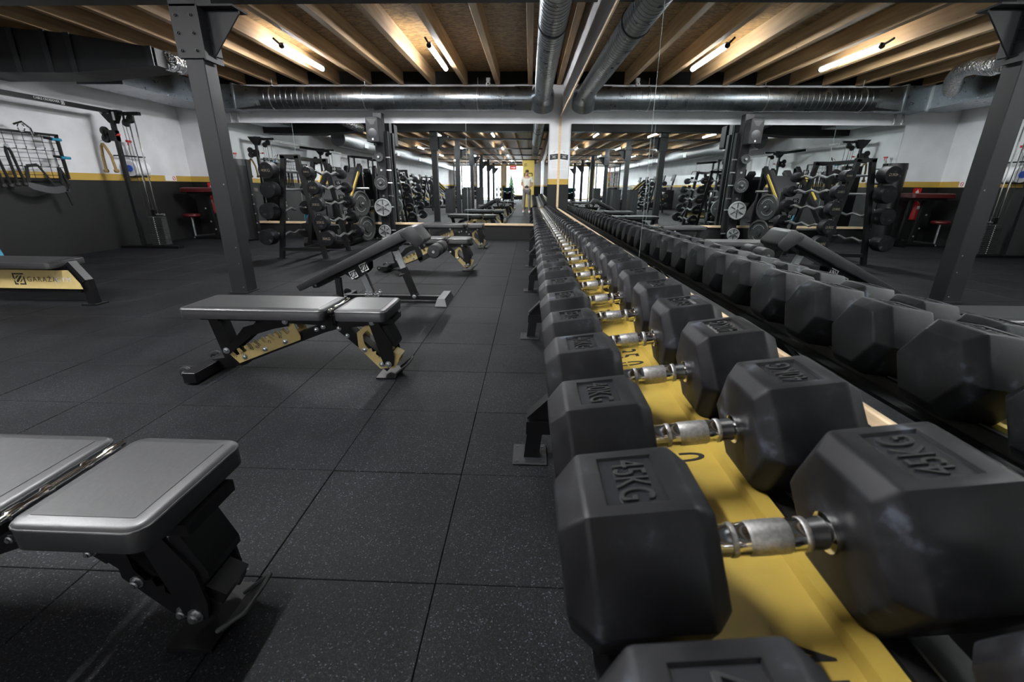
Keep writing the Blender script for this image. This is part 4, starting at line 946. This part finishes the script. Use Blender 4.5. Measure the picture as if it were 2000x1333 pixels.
b = MB(); b.bar((0, .03, .22), (0, -.06, .225), .03, .035); b.bar((0, -.03, .21), (0, -.045, .16), .012, .012); b.build('trigger', 'red_paint', t, 0)

# ------------------------------------------------------------------ wall grid with attachments
gx = XL + .10
gr = thing('wall_grid', (gx, 6.2, 1.42), 'black wire wall grid holding straps, grips and cable attachments', 'storage grid')
b = MB(); b.bar((0, -1.0, .29), (0, .69, .29), .03, .03); b.bar((0, -1.0, -.31), (0, .66, -.31), .02, .02); b.build('frame_rail', 'black_paint', gr, 0)
MB().bar((0, .67, .3), (0, .67, -.31), .035, .03, up=(1, 0, 0)).build('frame_post', 'black_paint', gr, 0)
MB().bar((0, -1.0, .3), (0, -1.0, -.31), .035, .03, up=(1, 0, 0)).build('frame_post', 'black_paint', gr, 0)
for k in range(5): MB().cyl((0, -1.0, .18 - .11 * k), (0, .67, .18 - .11 * k), .004, 6).build('wire', 'black_paint', gr)
for k in range(13): MB().cyl((.004, -.93 + .125 * k, .29), (.004, -.93 + .125 * k, -.31), .0035, 6).build('wire', 'black_paint', gr)
for z in (.07, -.15):
    for k in range(12): MB().tube([(0, -.87 + .125 * k, z), (.07, -.87 + .125 * k, z + .005), (.085, -.87 + .125 * k, z + .035)], .004, 6).build('hook', 'black_paint', gr)
for z in (.3,): 
    for y in (-.6, .4): MB().bar((-.1, y, z - .02), (0, y, z - .02), .02, .02).build('wall_bracket', 'black_paint', gr, 0)
def handle_strap(y, z, label):
    t = thing('grip_handle', (gx + .06, y, z), label, 'grip handle')
    MB().cyl((.1, -.065, 0), (.1, .065, 0), .019, 14).build('grip', 'blue_plastic', t)
    b = MB()
    for s in (-1, 1): b.bar((-.02, .05 * s, .02), (.1, .07 * s, 0), .004, .03)
    b.box((-.02, 0, .02), (.01, .12, .03)); b.build('strap', 'strap_fabric', t, 0)
handle_strap(6.70, 1.64, 'blue grip strap handle hung near the top corner of the wall grid')
handle_strap(6.76, 1.40, 'blue grip strap handle hung lower on the wall grid post')
t = thing('cable_bar', (gx + .05, 6.38, 1.76), 'shiny chrome angled pull handle resting over the wall grid top', 'pull handle')
b = MB(); b.tube([(.0, -.1, .03), (.05, -.03, .07), (.06, .05, .0), (.05, .08, -.1)], .014, 10); b.build('grip_tube', 'chrome', t)
b = MB(); b.tube([(.01 + .05 * math.cos(2 * PI * k / 14), -.02, .05 * math.sin(2 * PI * k / 14)) for k in range(14)], .007, 6, True); b.build('ring', 'chrome', t)
for y, z, L in ((5.72, 1.45, .44), (5.9, 1.42, .40), (6.08, 1.50, .46)):
    t = thing('braided_rope', (gx + .08, y, z), 'black braided rope on the wall grid, %s in the trio' % {5.72: 'first', 5.9: 'middle one', 6.08: 'last one beside the chrome ring'}[y], 'rope attachment', 'black ropes on the wall grid')
    for s in (-1, 1):
        rp = MB().tube([(0, .012 * s, 0), (.005, .03 * s, -.06), (.01, .045 * s + .03, -L)], .016, 8).build('rope_end', 'strap_fabric', t)
        MB().lathe([(.02, 0), (.03, .3), (.03, .8), (.02, 1)], (.01, .045 * s + .03, -L + .02), (.01, .045 * s + .03, -L - .03), 10).build('stopper', 'wheel_rubber', rp)
    MB().cyl((-.01, 0, .01), (.02, 0, .01), .022, 12).build('ring', 'zinc', t)
t = thing('dip_belt', (gx + .10, 6.43, 1.27), 'wide grey padded belt looped on black straps below the wall grid', 'belt')
arc = [(-.27 + .52 * k / 10, -.24 - .05 * math.sin(PI * k / 10) - .0045 * k) for k in range(11)]
b = MB(); top = [b.bm.verts.new((.05 * math.sin(PI * k / 10), y, z + (.045 if 0 < k < 10 else .025))) for k, (y, z) in enumerate(arc)]; bot = [b.bm.verts.new((.05 * math.sin(PI * k / 10), y, z - (.045 if 0 < k < 10 else .025))) for k, (y, z) in enumerate(arc)]
top2 = [b.bm.verts.new(v.co + Vector((.012, 0, 0))) for v in top]; bot2 = [b.bm.verts.new(v.co + Vector((.012, 0, 0))) for v in bot]
for k in range(10):
    b.bm.faces.new((top[k], top[k + 1], bot[k + 1], bot[k])); b.bm.faces.new((top2[k], bot2[k], bot2[k + 1], top2[k + 1])); b.bm.faces.new((top[k], top2[k], top2[k + 1], top[k + 1])); b.bm.faces.new((bot[k], bot[k + 1], bot2[k + 1], bot2[k]))
b.bm.faces.new((top[0], bot[0], bot2[0], top2[0])); b.bm.faces.new((top[10], top2[10], bot2[10], bot[10]))
b.build('belt_pad', 'belt_grey', t, 40)
b = MB(); b.bar((0, -.23, -.21), (0, -.20, .0), .05, .006, up=(1, 0, 0)); b.bar((0, -.20, .0), (0, -.05, .02), .04, .006, up=(1, 0, 0)); b.bar((0, -.05, .02), (0, .12, -.27), .03, .006, up=(1, 0, 0)); b.build('hanging_strap', 'strap_fabric', t, 0)
t = thing('ankle_strap', (gx + .10, 6.67, 1.26), 'black cuff strap with steel ring dangling off the wall grid corner', 'strap')
b = MB(); b.tube([(0, 0, 0), (.0, .04, -.1), (.0, .07, -.22), (0, .03, -.3), (0, -.02, -.2), (0, 0, 0)], .022, 8); b.build('loop', 'strap_fabric', t)
b = MB(); b.tube([(0, .03 + .03 * math.cos(2 * PI * k / 12), -.31 + .025 * math.sin(2 * PI * k / 12)) for k in range(12)], .005, 6, True); b.build('ring', 'zinc', t)
b = MB(); b.bar((0, .02, -.33), (0, .06, -.52), .045, .02, up=(1, 0, 0)); b.build('tail', 'strap_fabric', t, 0)

# ------------------------------------------------------------------ the hall behind the camera spot, seen in the mirrors
def storage_box(x, y, w, d, h, label):
    t = thing('storage_box', (x, y, 0), label, 'box')
    MB().box((0, 0, h / 2), (w, d, h), bev=.004).build('body', 'dark_panel', t, 0)
    MB().box((0, 0, h + .012), (w + .03, d + .03, .024), bev=.004).build('lid', 'post_paint', t, 0)
    for k in range(3): MB().box((-w / 3 + w / 3 * k, d / 2 + .004, h / 2), (w / 3 - .02, .008, h - .05)).build('panel', 'dark_panel', t, 0)
storage_box(-3.38, -.55, .34, .5, .95, 'dark panelled box standing against the first post behind the camera spot')
storage_box(-2.68, -.60, .34, .5, .95, 'dark panelled box on the rack side of the first post behind the camera spot')
storage_box(-3.30, -5.2, .34, .5, 1.0, 'dark panelled box beside the second post behind the camera spot')
storage_box(-2.62, -5.2, .34, .5, 1.0, 'dark panelled box on the rack side of the second post behind the camera spot')
rk3, sl3 = barbell_rack((-4.75, -2.3, 0), 'second black A-shaped rack of straight weights beyond the storage boxes')
for x, z, s, i in sl3:
    barbell((-4.75 + x, -2.3, z), .10, .14, .50, None, 'straight barbell, %s on the %s side of the second A-shaped rack' % (rN[i] if (s > 0 or i < 3) else 'lowest', 'bench' if s > 0 else 'climber'), 'barbells on the second A-shaped rack', False)
def lat_tower(x, y, label):
    t = thing('lat_pulldown_machine', (x, y, 0), label, 'machine')
    for yy in (-.28, .28):
        MB().bar((-.3, yy, .03), (-.3, yy, 2.1), .06, .06, up=(0, 1, 0)).build('upright', 'black_paint', t, 0)
    b = MB(); b.bar((-.35, 0, .03), (.9, 0, .03), .08, .06); b.bar((-.3, -.3, 2.08), (-.3, .3, 2.08), .06, .06); b.bar((-.3, 0, 2.08), (.5, 0, 2.02), .06, .08); b.bar((.5, 0, .03), (.5, 0, .48), .06, .06); b.build('frame', 'black_paint', t, 0)
    MB().pad(.35, .75, -.15, .15, .48, .54).build('seat_pad', 'leather', t, 60)
    MB().lathe([(.03, 0), (.06, .05), (.06, .95), (.03, 1)], (.28, -.3, .72), (.28, .3, .72), 16).build('thigh_roller', 'foam', t)
    for k in range(12): MB().box((-.3, 0, .12 + .05 * k), (.14, .3, .045)).build('stack_plate', 'dark_iron', t, 0)
    for yy in (-.1, .1): MB().cyl((-.3, yy, .1), (-.3, yy, 2.05), .011, 8).build('guide_rod', 'chrome', t)
    MB().cyl((.48, 0, 1.72), (.48, 0, 2.0), .004, 6).build('cable', 'wheel_rubber', t)
    b = MB(); b.tube([(.48, -.5, 1.62), (.48, -.38, 1.71), (.48, .38, 1.71), (.48, .5, 1.62)], .014, 8); b.build('pull_bar', 'chrome', t)
lat_tower(-6.45, 1.3, 'black lat pulldown machine on the long wall between crossover and weights')
lat_tower(-6.45, -.8, 'black lat pulldown machine on the long wall, second past the crossover')
def cardio(x, y, label):
    t = thing('stair_climber', (x, y, 0), label, 'exercise machine', 'cardio machines along the long wall', rz=0)
    b = MB(); b.prism([(-.6, 0), (.65, 0), (.65, .25), (.1, .55), (-.25, 1.0), (-.6, .95)], -.32, .32, .02); b.build('body', 'black_paint', t, 0)
    for k in range(4): MB().box((.5 - .17 * k, 0, .32 + .14 * k), (.2, .5, .03), bev=.006).build('step', 'dark_iron', t, 0)
    for s_ in (-1, 1):
        b = MB(); b.tube([(.6, .35 * s_, .25), (.35, .35 * s_, .95), (-.1, .35 * s_, 1.2), (-.5, .33 * s_, 1.15)], .022, 8); b.build('handrail', 'cast_iron', t)
    b = MB(); b.bar((-.5, 0, .95), (-.62, 0, 1.5), .1, .08); b.build('console_mast', 'black_paint', t, 0)
    MB().box((-.58, 0, 1.55), (.05, .5, .3), Matrix.Rotation(-.3, 3, 'Y'), bev=.01).build('console', 'speaker_black', t, 0)
    MB().box((.02, -.328, .5), (.7, .012, .12), Matrix.Rotation(.6, 3, 'Y')).build('side_stripe', 'yellow_paint', t, 0)
    MB().box((.02, .328, .5), (.7, .012, .12), Matrix.Rotation(.6, 3, 'Y')).build('side_stripe', 'yellow_paint', t, 0)
    return t
for k in range(5): cardio(-5.9, -5.2 - 1.7 * k, 'black stair climber with yellow stripe and grey rails, %s along the long wall' % ORD[k])
lp2 = leg_press((-4.35, -4.6, 0), PI / 2, 'black sloped leg machine with yellow stripe beyond the second weights rack')
rig = thing('climbing_rig', (-4.0, -11.5, 0), 'tall black training rig with ladder rungs before the bright windows', 'rig')
for x in (-.7, .7):
    for y in (-1.6, 0, 1.6): MB().bar((x, y, 0), (x, y, 2.4), .07, .07, up=(0, 1, 0)).build('upright', 'post_paint', rig, 0)
    MB().bar((x, -1.6, 2.37), (x, 1.6, 2.37), .07, .07).build('top_rail', 'post_paint', rig, 0)
for k in range(7): MB().cyl((-.7, 1.6, .5 + .29 * k), (.7, 1.6, .5 + .29 * k), .018, 8).build('rung', 'cast_iron', rig)
for y in (-1.2, -.4, .4, 1.2): MB().cyl((-.7, y, 2.37), (.7, y, 2.37), .018, 8).build('monkey_bar', 'cast_iron', rig)
for x in (-.35, .35):
    st_ = MB().bar((x, .4, 2.36), (x, .4, 1.5), .03, .006, up=(0, 1, 0)).build('suspension_strap', 'red_cloth', rig, 0)
for i, (x, y) in enumerate(((-2.0, -10.5), (-1.2, -10.8))):
    t = thing('weight_tree', (x, y, 0), 'black plate tree loaded with small plates, %s before the windows' % ('first' if i == 0 else 'second'), 'weight tree')
    b = MB(); b.bar((0, 0, 0), (0, 0, 1.1), .06, .06, up=(0, 1, 0)); b.bar((-.3, 0, .03), (.3, 0, .03), .06, .06); b.bar((0, -.3, .03), (0, .3, .03), .06, .06); b.build('stand', 'black_paint', t, 0)
    for k in range(3):
        for s_ in (-1, 1): MB().lathe([(.08, 0), (.17 - .03 * k, .1), (.17 - .03 * k, .9), (.08, 1)], (.06 * s_, 0, .25 + .33 * k), (.16 * s_, 0, .25 + .33 * k), 18).build('plate', 'dark_iron', t)
c = leg_press((-1.15, -4.9, 0), 0, 'low black sloped machine by the yellow board with a teal towel over it', 'yellow_paint'); c.scale = (.75, .8, .6)
tw = thing('towel', (-1.15, -4.66, .72), 'teal towel draped over the sloped machine by the yellow board', 'towel')
b = MB(); b.bar((0, -.2, .12), (0, .18, .30), .42, .014, bev=.004); b.build('folded_layer', 'teal_cloth', tw, 0); b = MB(); b.bar((.0, -.205, .12), (0, -.24, -.12), .4, .014); b.build('hanging_layer', 'teal_cloth', tw, 0)
dl2 = None
yb = thing('display_board', (-.12, -6.4, 0), 'tall yellow display board with dark emblem at the mirror end', 'board')
MB().box((0, 0, 1.2), (.62, .12, 2.4), bev=.004).build('panel', 'yellow_board', yb, 0)
MB().box((0, 0, 2.42), (.68, .16, .05)).build('top_edge', 'black_paint', yb, 0)
logo('emblem', yb, (-.16, .0605, 2.17), (PI / 2, 0, PI), .14, 'black_print')
b = MB()
for x0, z0, x1, z1 in ((-.2, 1.75, .2, 1.75), (-.2, 1.75, -.2, 1.2), (.2, 1.75, .2, 1.6), (-.2, 1.2, -.12, 1.2)): b.bar((x0, .063, z0), (x1, .063, z1), .006, .05, up=(0, 0, 1) if z0 == z1 else (1, 0, 0))
b.build('drawn_frame', 'black_print', yb, 0)
es = thing('hanging_sign', (-.95, -6.4, 2.02), 'red hanging direction sign with white arrow near the yellow board', 'sign')
MB().box((0, 0, 0), (.36, .03, .2)).build('plate', 'red_paint', es, 0)
b = MB(); b.bar((-.1, .018, 0), (.06, .018, 0), .004, .04); b.prism([(.05, -.06), (.13, 0), (.05, .06)], .016, .02); b.build('arrow', 'white_print', es, 0)
for x in (-.15, .15): MB().cyl((x, 0, .1), (x, 0, .45), .006, 6).build('hanger', 'black_paint', es)
ft = thing('fir_tree', (-1.45, -16.5, 0), 'small dark green artificial fir tree near the bright windows', 'tree')
MB().cyl((0, 0, 0), (0, 0, .4), .04, 8).build('trunk', 'dark_panel', ft)
for k in range(5): MB().lathe([(.42 - .07 * k, 0), (.02, 1)], (0, 0, .35 + .27 * k), (0, 0, .8 + .27 * k), 11).build('branch_tier', 'green_leaf', ft, 0)

# ------------------------------------------------------------------ photographer with camera, seen only in the end mirror
def skin_body(name, chains, radii, parent, material, root=0, sub=2):
    """chains: list of vertex index edges; radii per vertex"""
    verts, edges = chains
    me = bpy.data.meshes.new(name); me.from_pydata(verts, edges, [])
    o = link(name, me, parent); md = o.modifiers.new('skin', 'SKIN'); md.use_smooth_shade = True
    if not me.skin_vertices: me.attributes.new if False else None
    bpy.context.view_layer.objects.active = o
    for i, r in enumerate(radii):
        v = me.skin_vertices[0].data[i]; v.radius = (r, r) if not isinstance(r, tuple) else r
        v.use_root = (i == root)
    sb_ = o.modifiers.new('sub', 'SUBSURF'); sb_.levels = sub; sb_.render_levels = sub
    dg = bpy.context.evaluated_depsgraph_get()
    m2 = bpy.data.meshes.new_from_object(o.evaluated_get(dg)); m2.name = name
    for p in m2.polygons: p.use_smooth = True
    m2.materials.clear(); m2.materials.append(M[material])
    o.modifiers.clear(); o.data = m2
    return o
ph = thing('person', (-.15, -.62, 0), 'person in cream shirt and grey trousers looking down at a camera in both hands', 'person')
v = [(0, 0, .95), (0, .0, 1.12), (0, .0, 1.30), (0, .0, 1.42), (0, .03, 1.50), (0, .07, 1.56), (0, .10, 1.63)]
r = [(.14, .10), (.125, .09), (.15, .10), (.11, .075), .052, (.07, .08), (.07, .085)]
e = [(i, i + 1) for i in range(6)]
def chain(pts, rad, start):
    i0 = start
    for p, q in zip(pts, rad):
        v.append(p); r.append(q); e.append((i0, len(v) - 1)); i0 = len(v) - 1
    return i0
for s_ in (-1, 1):
    chain([(.10 * s_, 0, .90), (.11 * s_, .015, .50), (.12 * s_, -.01, .09), (.13 * s_, .06, .045), (.14 * s_, .15, .035)], [.085, .058, .042, .038, .032], 0)
    w_ = chain([(.17 * s_, 0, 1.40), (.23 * s_, -.01, 1.14), (.10 * s_, .25, 1.05), (.075 * s_, .31, 1.045)], [.055, .042, .028, .03], 3)
    for f in range(4): chain([(.06 * s_, .345 - .0 * f, 1.07 - .02 * f), (.03 * s_, .36 - .004 * f, 1.068 - .02 * f), (.012 * s_, .352 - .004 * f, 1.066 - .02 * f)], [.0095, .009, .008], w_)
    chain([(.06 * s_, .30, 1.08), (.035 * s_, .295, 1.085)], [.011, .009], w_)
body = skin_body('body', (v, e), r, ph, 'skin')
sv = [(0, 0, .88), (0, 0, 1.10), (0, 0, 1.30), (0, 0, 1.43), (.17, 0, 1.41), (.235, -.01, 1.22), (-.17, 0, 1.41), (-.235, -.01, 1.22)]
skin_body('shirt', (sv, [(0, 1), (1, 2), (2, 3), (3, 4), (4, 5), (3, 6), (6, 7)]), [(.17, .125), (.155, .115), (.175, .12), (.12, .085), .07, .068, .07, .068], ph, 'cream_cloth')
tv = [(0, 0, .93), (.10, 0, .88), (.11, .015, .50), (.12, -.005, .12), (-.10, 0, .88), (-.11, .015, .50), (-.12, -.005, .12)]
skin_body('trousers', (tv, [(0, 1), (1, 2), (2, 3), (0, 4), (4, 5), (5, 6)]), [(.15, .11), .10, .072, .058, .10, .072, .058], ph, 'grey_cloth')
for s_ in (-1, 1): skin_body('shoe', ([(.12 * s_, -.06, .05), (.13 * s_, .08, .045), (.14 * s_, .19, .035)], [(0, 1), (1, 2)]), [.048, .046, .036], ph, 'white_plastic')
skin_body('hair', ([(0, .00, 1.60), (0, .05, 1.68), (0, .12, 1.69)], [(0, 1), (1, 2)]), [(.075, .06), (.085, .06), (.075, .05)], ph, 'hair')
for s_ in (-1, 1): MB().lathe([(.002, 0), (.009, .5), (.002, 1)], (.028 * s_, .172, 1.60), (.028 * s_, .182, 1.597), 8).build('eye', 'black_print', ph)
MB().lathe([(.004, 0), (.014, .7), (.004, 1)], (0, .17, 1.60), (0, .19, 1.565), 8).build('nose', 'skin', ph)
MB().bar((-.022, .166, 1.54), (.022, .166, 1.54), .006, .006).build('mouth', 'red_vinyl', ph, 0)
for s_ in (-1, 1): MB().lathe([(.006, 0), (.022, .5), (.006, 1)], (.073 * s_, .08, 1.60), (.088 * s_, .075, 1.60), 8).build('ear', 'skin', ph)
cm = thing('photo_camera', (-.15, -.25, 1.045), 'black camera held at waist height by the person in the cream shirt', 'camera')
MB().box((0, 0, 0), (.135, .06, .09), bev=.008).build('body', 'black_paint', cm, 0)
MB().box((0, 0, .055), (.05, .05, .03), bev=.006).build('viewfinder', 'black_paint', cm, 0)
ln = MB().lathe([(.03, 0), (.036, .1), (.036, .6), (.04, .7), (.04, 1), (.03, 1), (.028, .9)], (0, .03, 0), (0, .13, 0), 20).build('lens', 'speaker_black', cm)
MB().cyl((0, .118, 0), (0, .12, 0), .028, 16).build('front_glass', 'mirror_edge', ln)
